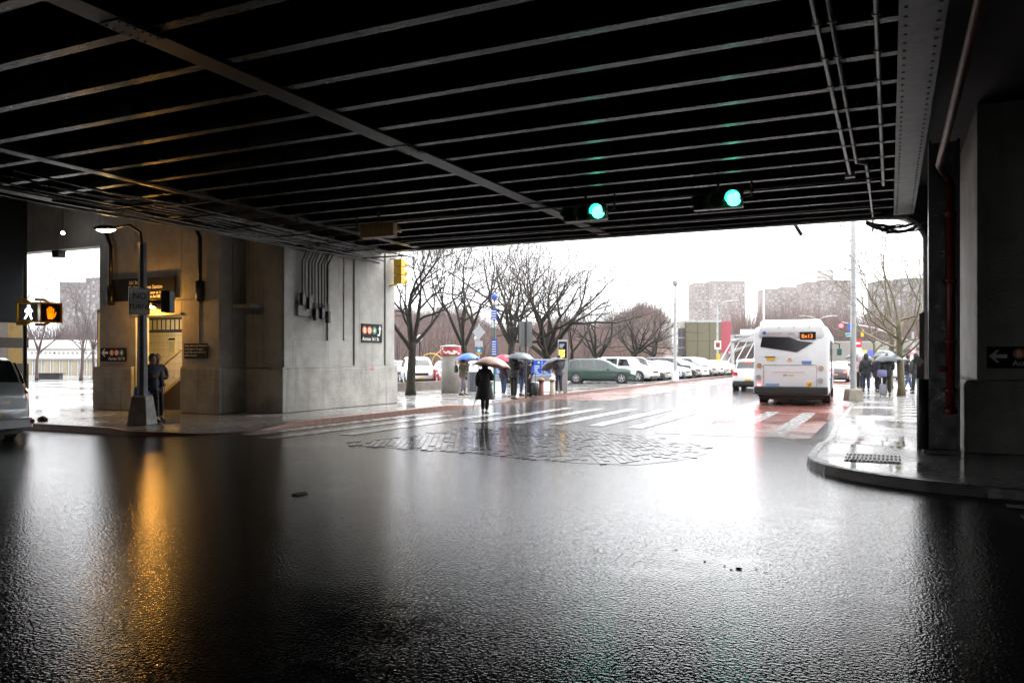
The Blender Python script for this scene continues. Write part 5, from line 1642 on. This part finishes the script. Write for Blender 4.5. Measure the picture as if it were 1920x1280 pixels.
# dark signal housing seen from the back beside the sign
sg = thing('signal_housing', 'black signal box turned away beside the NO TURNS sign', 'signal', (PXo+.44, PYo+.22, 2.78))
MB().cbox((.14, .02, .3), (.22, .3, .52), R(25)).build('housing', M_BLACK, sg, bevel=.02)
MB().tube([(-.44, -.22, .3), (.08, 0, .3)], .03, 6).build('bracket', M_BLACK, sg)

# ---- wall lamp over the stairs
wl_ = thing('wall_lamp', 'small flood lamp glowing over the station stairs', 'lamp', (-19.72, YF, 3.28))
MB().tube([(0, 0, .06), (0, -.14, .10), (0, -.2, .04)], .03, 8).build('arm', M_DARKMET, wl_, True)
MB().tube([(0, -.15, .12), (0, -.22, .02), (0, -.26, -.05)], [.05, .08, .10], 12, False).build('shade', M_DARKMET, wl_, True)
M_WARM = mat('warm_bulb', (1, .8, .5), .3, emit=(1.0, .46, .10), estr=26)
bu = MB(); bu.lathe([(.02, -.055), (.06, -.035), (.07, 0), (.055, .04), (.02, .055)], 12, (-.0, -.27, -.03)); bu.build('bulb', M_WARM, wl_, True)
point('wall_lamp_light', (-19.72, YF-.42, 3.2), 17, (1, .44, .07), .07)
# ---- stairwell fluorescent fixture
sf = thing('stairwell_light', 'ceiling light fitting inside the tiled stairwell', 'lamp', (-19.6, YF+1.0, 3.19))
MB().box(-.6, .6, -.07, .07, -.06, 0).build('housing', M_WHITE, sf)
MB().tube([(-.55, 0, -.09), (.55, 0, -.09)], .025, 8).build('tube', mat('warm_tube', (1, .9, .7), .4, emit=(1, .75, .38), estr=5), sf)
point('stairwell_lamp_light', (-19.6, YF+1.0, 2.98), 26, (1, .68, .24), .1)
# ---- small white lamp in the left underpass
wlmp = thing('pendant_lamp', 'tiny white pendant lamp hanging in the left opening', 'lamp', (*wp(118, 24.2), wz(437, 24.2)))
MB().lathe([(.015, -.05), (.05, -.02), (.05, .02), (.015, .06)], 10).build('globe', mat('white_bulb', (1, 1, 1), .4, emit=(.95, .97, 1), estr=9), wlmp, True)
MB().tube([(0, 0, .05), (0, 0, 1.2)], .008, 5).build('cord', M_BLACK, wlmp)

# ---- pedestrian signals at the corner
pp_ = thing('signal_post', 'thin black post carrying the pedestrian signals at the left corner', 'post', (*wp(47, 19.0), .14))
MB().tube([(0, 0, 0), (0, 0, 3.9)], .045, 8).build('post', M_BLACK, pp_)
MB().lathe([(.10, 0), (.09, .12), (.05, .16)], 8).build('post_base', M_DARKMET, pp_)
def ped(label, loc, n, glyph, m, side):
    t = thing('pedestrian_signal', label, 'signal', loc, 0, 'pedestrian signals on the corner post')
    M = facing(n[0], n[1], (0, 0, 0))
    mb = MB(); flat(M, rect(-.23, .23, -.22, .22), -.2, -.012, mb); mb.build('housing', M_YEL, t, bevel=.02)
    mb = MB(); flat(M, rect(-.205, .205, -.195, .195), -.011, -.004, mb); mb.build('screen', mat('signal_screen', (.03, .025, .02), .3), t)
    vz = MB()
    for q in (rect(-.235, .235, .205, .235), rect(-.235, -.215, -.22, .2045), rect(.215, .235, -.22, .2045), rect(-.235, .235, -.24, -.2205)): flat(M, q, -.012, .07, vz)
    vz.build('visor', M_YEL, t)
    g = MB()
    for poly in glyph: flat(M, poly, -.003, .002, g)
    g.build('lit_symbol', m, t)
    MB().tube([M @ Vector((0, .22, -.1)), M @ Vector((side*.1, .30, -.1)), M @ Vector((side*.30, .30, -.12))], .03, 6).build('bracket', M_YEL, t, True)
    MB().tube([M @ Vector((0, -.22, -.1)), M @ Vector((side*.1, -.28, -.1)), M @ Vector((side*.30, -.28, -.12))], .03, 6).build('bracket', M_YEL, t, True)
    return t
man = [circ(.0, .135, .032, 12), [(-.045, .09), (.04, .095), (.045, .0), (-.035, -.01)], [(-.075, .06), (-.045, .09), (-.04, .055), (-.06, -.005), (-.08, .0)], [(.045, .09), (.085, .02), (.07, .005), (.042, .05)],
       [(-.035, -.012), (.0, -.012), (-.03, -.085), (-.075, -.165), (-.10, -.15), (-.06, -.08)], [(.002, -.012), (.045, -.005), (.05, -.08), (.075, -.16), (.045, -.17), (.02, -.085)]]
hand = [[(-.06, -.15), (.05, -.15), (.07, -.02), (-.075, -.02)], [(-.075, -.018), (-.05, -.018), (-.055, .10), (-.08, .10)], [(-.04, -.018), (-.012, -.018), (-.012, .14), (-.04, .14)], [(-.002, -.018), (.026, -.018), (.03, .135), (.003, .135)], [(.036, -.018), (.064, -.018), (.075, .095), (.05, .10)], [(.072, -.07), (.105, .02), (.125, .01), (.09, -.10), (.062, -.12)]]
x, y = wp(54, 18.8)
ped('pedestrian signal showing a white walking figure', (x, y, wz(585, 18.8)), (.62, -.78), man, mat('walk_white', (1, 1, 1), .4, emit=(.9, .95, 1), estr=2.2), -1)
x, y = wp(95, 18.8)
ped('pedestrian signal showing an amber raised hand', (x, y, wz(586, 18.8)), (.93, -.36), hand, mat('hand_amber', (1, .4, .05), .4, emit=(1, .17, .0), estr=.42), -1)

# ---- overhead signals under the bridge
M_HOUS = mat('dark_olive_housing', (.06, .045, .012), .4, var=.3)
def overhead(label, loc, lit, flip=False, m=None, grp='overhead signals under the bridge'):
    t = thing('traffic_signal', label, 'traffic light', loc, 0, grp)
    s_ = -1 if not flip else 1
    M = facing(0, s_, (0, 0, 0))
    for k in range(3):
        u = -.34*k if not flip else .34*k
        mb = MB(); flat(M, rect(u-.165, u+.165, -.17, .17), -.2, 0, mb); mb.build('housing', m or M_HOUS, t, bevel=.02)
        vs_ = MB(); n = 12
        rs = [[M @ Vector((u+r_*math.cos(a), r_*math.sin(a), z)) for a in [R(-20+220*i/n) for i in range(n+1)]] for r_, z in ((.150, 0), (.152, .2), (.158, .2), (.158, 0))]
        vs_.rings(rs, False, False); vs_.build('visor', m or M_HOUS, t)
        mb = MB(); flat(M, circ(u, 0, .145, 20), .001, .02, mb)
        ml = lit if (k == 0 and lit) else mat('dead_lens', (.02, .012, .008), .2)
        mb.build('lens', ml, t)
    MB().tube([M @ Vector((-.34*(1 if not flip else -1), .17, -.1)), M @ Vector((-.34*(1 if not flip else -1), SOF-loc[2], -.1))], .03, 6).build('hanger', M_BLACK, t)
    MB().tube([M @ Vector((.17 if not flip else .9, .05, -.1)), M @ Vector((.34 if not flip else 1.0, .05, -.1)), M @ Vector((.34 if not flip else 1.0, SOF-loc[2], -.1))], .025, 6).build('hanger', M_BLACK, t)
    return t
M_GO = mat('green_go', (.2, 1, .75), .3, emit=(.04, 1.0, .68), estr=2.2)
x, y = wp(1122, 17.7); overhead('left hanging traffic light glowing green under the bridge', (x, y, wz(397, 17.7)), M_GO)
x, y = wp(1376, 16.4); overhead('right hanging traffic light glowing green under the bridge', (x, y, wz(373, 16.4)), M_GO)
point('green_signal_light', (*wp(1122, 17.4), wz(397, 17.4)), .22, (.03, 1, .62), .12)
point('green_signal_light', (*wp(1376, 16.1), wz(373, 16.1)), .22, (.03, 1, .62), .12)
x, y = wp(735, 20.0); overhead('unlit amber-backed traffic light hanging near the left pier', (x, y, wz(432, 20.0)), None, True, mat('amber_back', (.30, .16, .02), .45, var=.3))
# ---- yellow vertical signal on the corner of the pale pier
ys_ = thing('traffic_signal', 'bright yellow three-lens traffic light on the corner of the pale pier', 'traffic light', (PX+.42, 23.5, wz(525, 26.6)), 0, 'overhead signals under the bridge')
for k in range(3):
    MB().box(-.16, .16, -.12, .12, .0+.29*k, .28+.29*k).build('housing', M_YEL, ys_, bevel=.02)
    MB().tube([(.0, .12, .14+.29*k), (0.02, .34, .13+.29*k)], .125, 12, False).build('visor', M_YEL, ys_)
    MB().tube([(.0, .121, .14+.29*k), (0.0, .135, .14+.29*k)], .11, 12).build('lens', M_BLACK, ys_)
MB().tube([(-.1, 0, .0), (-.35, 0, -.06), (-.42, 0, -.06)], .03, 6).build('bracket', M_YEL, ys_)
MB().tube([(-.1, 0, .86), (-.35, 0, .9), (-.42, 0, .9)], .03, 6).build('bracket', M_GALV, ys_)

# ================================================================== STREET FURNITURE
# round concrete kiosk
x, y = wp(845, 36.6)
k = thing('concrete_kiosk', 'round concrete advertising column with red and white patterned band', 'kiosk', (x, y, .14))
MB().lathe([(.43, 0), (.43, 1.72)], 32).build('drum', mat('kiosk_concrete', (.27, .25, .22), .7, var=.35, vscale=2, bump=.3), k, True)
MB().lathe([(.46, 1.73), (.47, 1.75), (.47, 2.08), (.46, 2.1)], 32).build('red_band', mat('band_red', (.42, .025, .03), .4), k, True)
MB().lathe([(.49, 2.101), (.49, 2.15), (.2, 2.2)], 32).build('cap', M_GALV, k, True)
rnd = random.Random(14)
for i in range(22):
    a = R(rnd.uniform(170, 370)); z = rnd.uniform(1.79, 2.04)
    r_ = rnd.choice((.03, .05, .075))
    c_ = Vector((.472*math.cos(a), .472*math.sin(a), z)); n_ = Vector((math.cos(a), math.sin(a), 0)); u_ = Vector((-math.sin(a), math.cos(a), 0))
    mb = MB(); mb.add([c_+n_*.004+u_*(r_*math.cos(2*PI*q/8))+Vector((0, 0, .7*r_*math.sin(2*PI*q/8))) for q in range(8)], [tuple(range(8))]); mb.build('white_motif', M_SIGNWHT, k)
# grey litter bin
x, y = wp(888, 37.8)
b = thing('litter_bin', 'grey slatted metal bin between the kiosk and the walking woman', 'bin', (x, y, .14), R(20))
for i in range(14):
    a = 2*PI*i/14
    MB().cbox((.27*math.cos(a), .27*math.sin(a), .45), (.02, .10, .86), a).build('slat', mat('bin_grey', (.14, .155, .175), .4, .3), b)
MB().lathe([(.24, .02), (.24, .9)], 16).build('liner', M_DARKMET, b)
MB().lathe([(.30, .89), (.30, .95), (.2, .97)], 16).build('rim', MATS['bin_grey'], b)
# fare machines
M_FM = mat('machine_grey', (.42, .43, .45), .35, .3)
def machine(label, px, d, seed):
    x, y = wp(px, d)
    t = thing('fare_machine', label, 'ticket machine', (x, y, .14), R(YAW), 'fare machines at the bus stop')
    MB().box(-.27, .27, -.12, .2, .62, 1.55).build('cabinet', M_FM, t, bevel=.02)
    MB().prism([(-.30, 0), (.30, 0), (.27, .62), (-.27, .62)], -.10, .16, 'y').build('pedestal', M_FM, t)
    w_ = MB(); w_.add([(-.26, -.45, .02), (.26, -.45, .02), (.26, -.125, .5), (-.26, -.125, .5), (-.26, -.42, 0), (.26, -.42, 0), (.26, -.1, .48), (-.26, -.1, .48)], [(0,1,2,3),(7,6,5,4),(0,4,5,1),(1,5,6,2),(2,6,7,3),(3,7,4,0)]); w_.build('sloping_plate', M_WHITE, t)
    p_ = MB().box(-.23, .23, -.135, -.122, .78, 1.50).build('poster', mat('poster_blue', (.02, .10, .55), .4), t)
    rnd = random.Random(seed)
    for k in range(5):
        MB().box(-.10, .02+rnd.uniform(.02, .12), -.141, -.136, 1.22-.08*k, 1.26-.08*k).build('poster_line', M_SIGNWHT, p_)
    MB().tube([(.1, -.136, 1.40), (.1, -.141, 1.40)], .05, 12).build('poster_mark', M_SIGNWHT, p_)
    MB().prism([(-.22, .785), (.22, .785), (.22, .88), (-.22, .82)], -.1405, -.1365, 'y').build('poster_wave', mat('pale_blue', (.45, .6, .75), .4), p_)
    return t
machine('blue-postered fare machine just behind the red umbrella group', 935, 37.5, 1)
machine('middle fare machine with blue poster right of the navy parka', 1006, 37.2, 2)
machine('fare machine with blue poster left of the grey umbrella', 1023, 37.9, 3)
def bollard(label, px, d, m):
    x, y = wp(px, d)
    t = thing('bollard', label, 'bollard', (x, y, .14), 0, 'bollards at the bus stop')
    MB().lathe([(.13, 0), (.12, .04), (.105, .10), (.105, .62)], 14).build('stem', m, t, True)
    MB().lathe([(.16, .621), (.16, .68), (.09, .74), (.04, .755)], 14).build('cap', m, t, True)
bollard('rusty brown bollard beside the suitcase', 1015, 33.9, mat('rusty_bollard', (.22, .10, .06), .6, var=.5, vscale=8))
bollard('pale beige bollard between the suitcase and the totem', 1035, 34.6, mat('beige_bollard', (.42, .38, .28), .6, var=.3, vscale=8))
# display totem
x, y = wp(1055, 37.0)
t = thing('display_totem', 'slim grey totem with dark screen and amber departure lines', 'display', (x, y, .14), R(YAW))
MB().box(-.22, .22, -.05, .08, 0, 2.45).build('case', M_GALV, t, bevel=.015)
s_ = MB().box(-.19, .19, -.062, -.052, 1.60, 2.36).build('screen', mat('navy_screen', (.01, .02, .045), .2), t)
M_AMB = mat('amber_text', (.9, .5, .03), .5, emit=(1, .55, .05), estr=.9)
for k in range(4):
    MB().box(-.17, -.12, -.067, -.063, 1.66+.09*k, 1.72+.09*k).build('display_line', M_AMB, s_)
    MB().box(-.09, .08+.015*(k % 2), -.067, -.063, 1.66+.09*k, 1.72+.09*k).build('display_line', M_AMB, s_)
for k in range(3):
    MB().box(-.15, .0+.04*k, -.067, -.063, 2.08+.07*k, 2.11+.07*k).build('display_line', M_SIGNWHT, s_)
# bus stop pole
x, y = wp(927, 35.6)
t = thing('bus_stop_pole', 'green bus stop pole with stacked blue route plates', 'sign post', (x, y, .14), R(YAW))
MB().tube([(0, 0, 0), (0, 0, 4.35)], .045, 8).build('pole', mat('stop_green', (.03, .12, .085), .4), t)
MB().lathe([(.02, -.12), (.12, -.06), (.15, .06), (.11, .17), (.03, .22)], 16, (0, 0, 4.28)).build('round_top', mat('stop_blue', (.06, .12, .45), .4), t)
MB().lathe([(.02, -.08), (.10, -.04), (.10, .04), (.02, .08)], 12, (0, 0, 4.02)).build('emblem', mat('pale_pink', (.6, .35, .38), .5), t)
for (z0, z1, m_, w0, w1) in ((3.30, 3.82, M_BLUE, -.14, .12), (2.96, 3.25, mat('pale_plate', (.5, .55, .62), .5), -.13, .0), (1.72, 2.45, M_BLUE, -.13, .13)):
    pl_ = MB().box(w0, w1, -.06, -.046, z0, z1).build('route_plate', m_, t)
    n_ = int((z1-z0)/.11)
    for q in range(n_): MB().box(w0+.03, w1-.05, -.064, -.0605, z0+.04+.11*q, z0+.085+.11*q).build('plate_line', M_SIGNWHT, pl_)
# other signs on posts, seen from behind
x, y = wp(986, 32.0)
t = thing('sign_post', 'grey post with a large blank sign back near the kerb', 'sign post', (x, y, .14), R(YAW))
MB().tube([(0, 0, 0), (0, 0, 3.05)], .04, 8).build('post', M_DARKMET, t)
MB().box(-.27, .25, .05, .06, 2.05, 3.08).build('sign_back', mat('sign_back', (.32, .33, .33), .4, .5, var=.2), t)
x, y = wp(898, 36.8)
t = thing('sign_post', 'post with white diamond sign back and small green route badge', 'sign post', (x, y, .14), R(YAW))
MB().tube([(0, 0, 0), (0, 0, 3.2)], .035, 8).build('post', M_GALV, t)
mb = MB(); mb.prism([(0, 2.45), (.30, 2.8), (0, 3.15), (-.30, 2.8)], -.05, -.036, 'y'); mb.build('diamond_sign', mat('pale_sign_back', (.55, .57, .58), .4, .3), t)
MB().box(-.18, .18, -.05, -.036, 2.12, 2.40).build('square_sign', MATS['pale_sign_back'], t)
mb = MB(); mb.prism(circ(0, 1.93, .16, 18), -.05, -.036, 'y'); rb = mb.build('route_badge', mat('badge_blue', (.02, .25, .45), .4), t)
mb = MB(); mb.prism([(-.15, 1.86), (.15, 1.86), (.11, 1.78), (-.11, 1.78)], -.056, -.051, 'y'); mb.build('badge_band', M_PLATE, rb)
mb = MB(); mb.prism(rect(-.06, .06, 1.89, 2.0), -.056, -.051, 'y'); mb.build('badge_mark', M_SIGNWHT, rb)
# park globe lamps
for px, d, lab in ((787, 62, 'black park lamp with round globe behind the nearest tree'), (894, 64, 'black park lamp with globe behind the blue umbrella'), (975, 66, 'black park lamp with globe behind the bus stop group')):
    x, y = wp(px, d)
    t = thing('park_lamp', lab, 'lamp post', (x, y, .0), 0, 'park lamps')
    MB().lathe([(.16, 0), (.14, .3), (.07, .4), (.055, 3.0), (.10, 3.05)], 10).build('post', M_BLACK, t, True)
    MB().lathe([(.10, 3.06), (.22, 3.2), (.24, 3.34), (.16, 3.5), (.05, 3.58)], 14).build('globe', mat('globe_glass', (.45, .47, .48), .2), t, True)
# gold wire sculpture behind the cars
x, y = wp(826, 60)
t = thing('wire_sculpture', 'golden wire arches standing behind the white SUV', 'sculpture', (x, y, .0), R(YAW))
for i, (c_, r_) in enumerate(((-.7, .9), (.5, 1.2), (1.1, .8))):
    MB().tube([(c_+r_*math.cos(R(a)), .2*i, 1.2+r_*math.sin(R(a))) for a in range(0, 181, 15)], .045, 6).build('arch', mat('gold_wire', (.55, .36, .08), .35, .6), t, True)
    MB().tube([(c_-r_, .2*i, 0), (c_-r_, .2*i, 1.2)], .045, 6).build('leg', MATS['gold_wire'], t)
    MB().tube([(c_+r_, .2*i, 0), (c_+r_, .2*i, 1.2)], .045, 6).build('leg', MATS['gold_wire'], t)

# ---- street lamps
def cobra(t, top, dx, dz, ln_):
    MB().tube([(0, 0, top), (dx*.4*ln_, 0, top+dz*.75), (dx*ln_, 0, top+dz)], .05, 6).build('arm', M_GALV, t, True)
    MB().cbox((dx*(ln_+.28), 0, top+dz), (.6, .22, .12)).build('lamp_head', M_GALV, t, bevel=.03)
x, y = wp(1600, 29.6)
t = thing('street_lamp', 'tall galvanised lamp post with square concrete foot on the right pavement', 'street lamp', (x, y, .145), R(YAW), 'galvanised street lamps')
b_ = MB(); b_.rings([[(k_*a, k_*c_, z) for a, c_ in ((-1, -1), (1, -1), (1, 1), (-1, 1))] for z, k_ in ((0, .27), (.40, .235), (.41, .24), (.46, .20))]); b_.build('foot', mat('foot_concrete', (.33, .30, .24), .7, var=.3, vscale=5), t)
MB().tube([(0, 0, .4), (0, 0, 9)], [.115, .07], 10).build('post', M_GALV, t)
cobra(t, 9, -1, .5, 2.2)
x, y = wp(1266, 55.5)
t = thing('street_lamp', 'tall thin pale lamp post rising before the parked blue sedan', 'street lamp', (x, y, .14), R(YAW), 'galvanised street lamps')
MB().box(-.22, .22, -.22, .22, 0, .7).build('foot', M_WHITE, t, bevel=.03)
MB().tube([(0, 0, .6), (0, 0, 6.6)], [.14, .07], 10).build('post', M_GALV, t)
MB().lathe([(.06, 6.6), (.2, 6.75), (.22, 6.95), (.08, 7.1)], 10).build('lamp_head', M_GALV, t)
for px, d, yt, lab in ((1345, 84, 575, 'twin-arm street lamp standing in front of the brick tower'), (1534, 96, 602, 'twin-arm street lamp rising behind the bus roof')):
    x, y = wp(px, d); zt = wz(yt, d)
    t = thing('street_lamp', lab, 'street lamp', (x, y, .1), R(YAW), 'galvanised street lamps')
    MB().tube([(0, 0, 0), (0, 0, zt)], [.14, .09], 8).build('post', M_GALV, t)
    cobra(t, zt, -1, .55, 1.7); cobra(t, zt, 1, .55, 1.7)
    if px == 1345:
        mb = MB(); mb.box(-.35, .35, -.2, -.17, 2.6, 3.5); mb.build('round_sign', M_WHITE, t)
        MB().box(-.22, .22, -.21, -.201, 2.8, 3.3).build('sign_print', M_RED, t)
        MB().box(-.1, .25, -.25, -.1, 1.5, 2.1).build('yellow_box', M_YEL, t)
x, y = wp(1432, 62)
t = thing('tall_mast', 'very tall thin pale mast rising behind the bus', 'mast', (x, y, 0))
MB().tube([(0, 0, 0), (0, 0, wz(500, 62))], [.09, .05], 6).build('mast', M_WHITE, t)
MB().cbox((0, 0, wz(505, 62)), (.3, .3, .4)).build('mast_head', M_WHITE, t)
# far mast arm with red light
d = 64.0
x, y = wp(1712, d)
t = thing('mast_arm_signal', 'far mast arm carrying a red traffic light above the bus', 'traffic light', (x, y, .13), R(YAW))
MB().tube([(0, 0, 0), (0, 0, wz(648, d)+1.0)], .1, 8).build('post', M_GALV, t)
def fx(px): return (px-1712)/FP*d
MB().tube([(0, 0, wz(645, d)), (fx(1640), 0, wz(618, d)), (fx(1578), 0, wz(607, d))], [.08, .06, .045], 6).build('arm', M_GALV, t, True)
sh = MB().box(fx(1575)-.12, fx(1575)+.12, -.2, 0, wz(624, d), wz(607, d)).build('signal_head', M_HOUS, t)
MB().tube([(fx(1575), -.2, wz(613.5, d)), (fx(1575), -.24, wz(613.5, d))], .17, 14).build('red_lens', mat('red_stop', (1, .1, .1), .3, emit=(1, .05, .08), estr=1.6), sh)
MB().box(fx(1594)-.25, fx(1594)+.25, -.12, -.1, wz(622, d), wz(609, d)).build('blue_sign', M_BLUE, t)
MB().box(fx(1590)-.25, fx(1590)+.25, -.12, -.1, wz(634, d), wz(627, d)).build('pale_sign', mat('cyan_sign', (.2, .45, .6), .4), t)
MB().box(fx(1616)-.09, fx(1616)+.09, -.15, .0, wz(634, d), wz(621, d)).build('signal_back', M_YEL, t)
for px, d, z0, z1, c_, lab in ((1608, 46, 640, 655, (.55, .03, .04), 'small red sign on a post behind the right lamp post'), (1712, 62, 655, 668, (.6, .2, .2), 'small red and white sign by the far retaining wall')):
    x, y = wp(px, d)
    t = thing('sign_post', lab, 'sign post', (x, y, .13), R(YAW))
    MB().tube([(0, 0, 0), (0, 0, wz(z0, d))], .03, 6).build('post', M_GALV, t)
    MB().box(-.22, .22, -.05, -.035, wz(z1, d), wz(z0, d)).build('plate', mat('plate_%.2f' % c_[1], c_, .4), t)
    MB().box(-.13, .13, -.056, -.051, wz((z0+z1)/2+2, d), wz((z0+z1)/2-2, d)).build('plate_mark', M_SIGNWHT, t)
    MB().box(-.2, .2, -.05, -.035, wz(z1+16, d), wz(z1+1, d)).build('white_plate', M_WHITE, t)
# vendor's cart with canopy beyond the crowd
d = 54
x, y = wp(1636, d)
t = thing('vendor_cart', 'food cart with blue and yellow canopy beyond the right-hand crowd', 'food cart', (x, y, .14), R(YAW))
MB().box(-1.1, 1.1, -.4, .4, .4, 1.1).build('cart_body', M_GALV, t, bevel=.02)
for sx in (-.9, .9): 
    MB().tube([(sx, -.42, .25), (sx, -.36, .25)], .25, 14).build('wheel', M_TYRE, t)
    MB().tube([(sx, 0, 1.1), (sx, 0, 1.75)], .025, 6).build('canopy_post', M_GALV, t)
for i in range(6):
    a = -1.3+i*.43
    MB().prism([(a, 1.70), (a+.43, 1.70), (a*.75+.32, 2.15), (a*.75, 2.15)], -.75, .75, 'y').build('canopy_panel', mat('canopy_blue', (.10, .14, .5), .5) if i % 3 else mat('canopy_yellow', (.75, .55, .12), .5), t)

# ================================================================== LITTER AND DEBRIS
rnd = random.Random(31)
def scrap(name, label, loc, size, c, seed, cat='litter'):
    r_ = random.Random(seed); mb = MB(); rs = []
    for zz, k_ in ((0, 1), (.35, 1.05), (.7, .75), (1, .3)):
        rs.append([(size[0]*k_*math.cos(2*PI*q/7)*r_.uniform(.7, 1.2), size[1]*k_*math.sin(2*PI*q/7)*r_.uniform(.7, 1.2), size[2]*zz*r_.uniform(.8, 1.1)) for q in range(7)])
    mb.rings(rs)
    o = mb.build(name, mat('scrap_%.2f_%.2f' % (c[0], c[1]), c, .6), None, False, loc, r_.uniform(0, 6))
    return tag(o, label, cat)
scrap('crumpled_bag', 'crumpled black plastic bag on the left pavement by the minivan', (*wp(80, 20.2), .14), (.16, .12, .12), (.015, .015, .02), 1)
scrap('paper_scrap', 'white crumpled paper at the foot of the pale pier', (*wp(653, 26.0), .14), (.09, .08, .10), (.7, .7, .68), 2)
scrap('flattened_cup', 'flattened pale cup lying on the wet road', (-6.77, 7.98, .004), (.14, .09, .02), (.33, .30, .26), 3)
scrap('leaf_clump', 'dark wet leaf clump on the road in the foreground', (-1.12, 6.68, .004), (.032, .026, .010), (.03, .025, .02), 4)
for i, (dx, dy) in enumerate(((-.12, .04), (.13, .06), (-.05, -.05), (.22, -.02), (-.3, .12), (-.62, .42))):
    o = scrap('leaf_fragment', 'small dark leaf fragment scattered near the leaf clump', (-1.12+dx, 6.68+dy, .004), (.018, .011, .003), (.03, .025, .02), 10+i)
    o['group'] = 'leaf fragments on the road'
scrap('paper_scrap', 'pale scrap on the gutter line beside the left kerb', (*wp(708, 25.2), .005), (.10, .05, .03), (.6, .58, .54), 5)

# ================================================================== HAZE
hz = MB(); hz.box(-880, 880, -290, 1290, -1.5, 110)
ho = hz.build('haze', [])
ho.data.materials.clear()
hmat = bpy.data.materials.new('thin_haze'); hmat.use_nodes = True
nt = hmat.node_tree; nt.nodes.clear()
out = nt.nodes.new('ShaderNodeOutputMaterial'); pv_ = nt.nodes.new('ShaderNodeVolumePrincipled')
pv_.inputs['Color'].default_value = (.93, .94, .96, 1)
pv_.inputs['Density'].default_value = .0002
pv_.inputs['Anisotropy'].default_value = .2
nt.links.new(pv_.outputs['Volume'], out.inputs['Volume'])
ho.data.materials.append(hmat)
tag(ho, 'thin pale rain haze filling the street air', 'haze', kind='stuff')
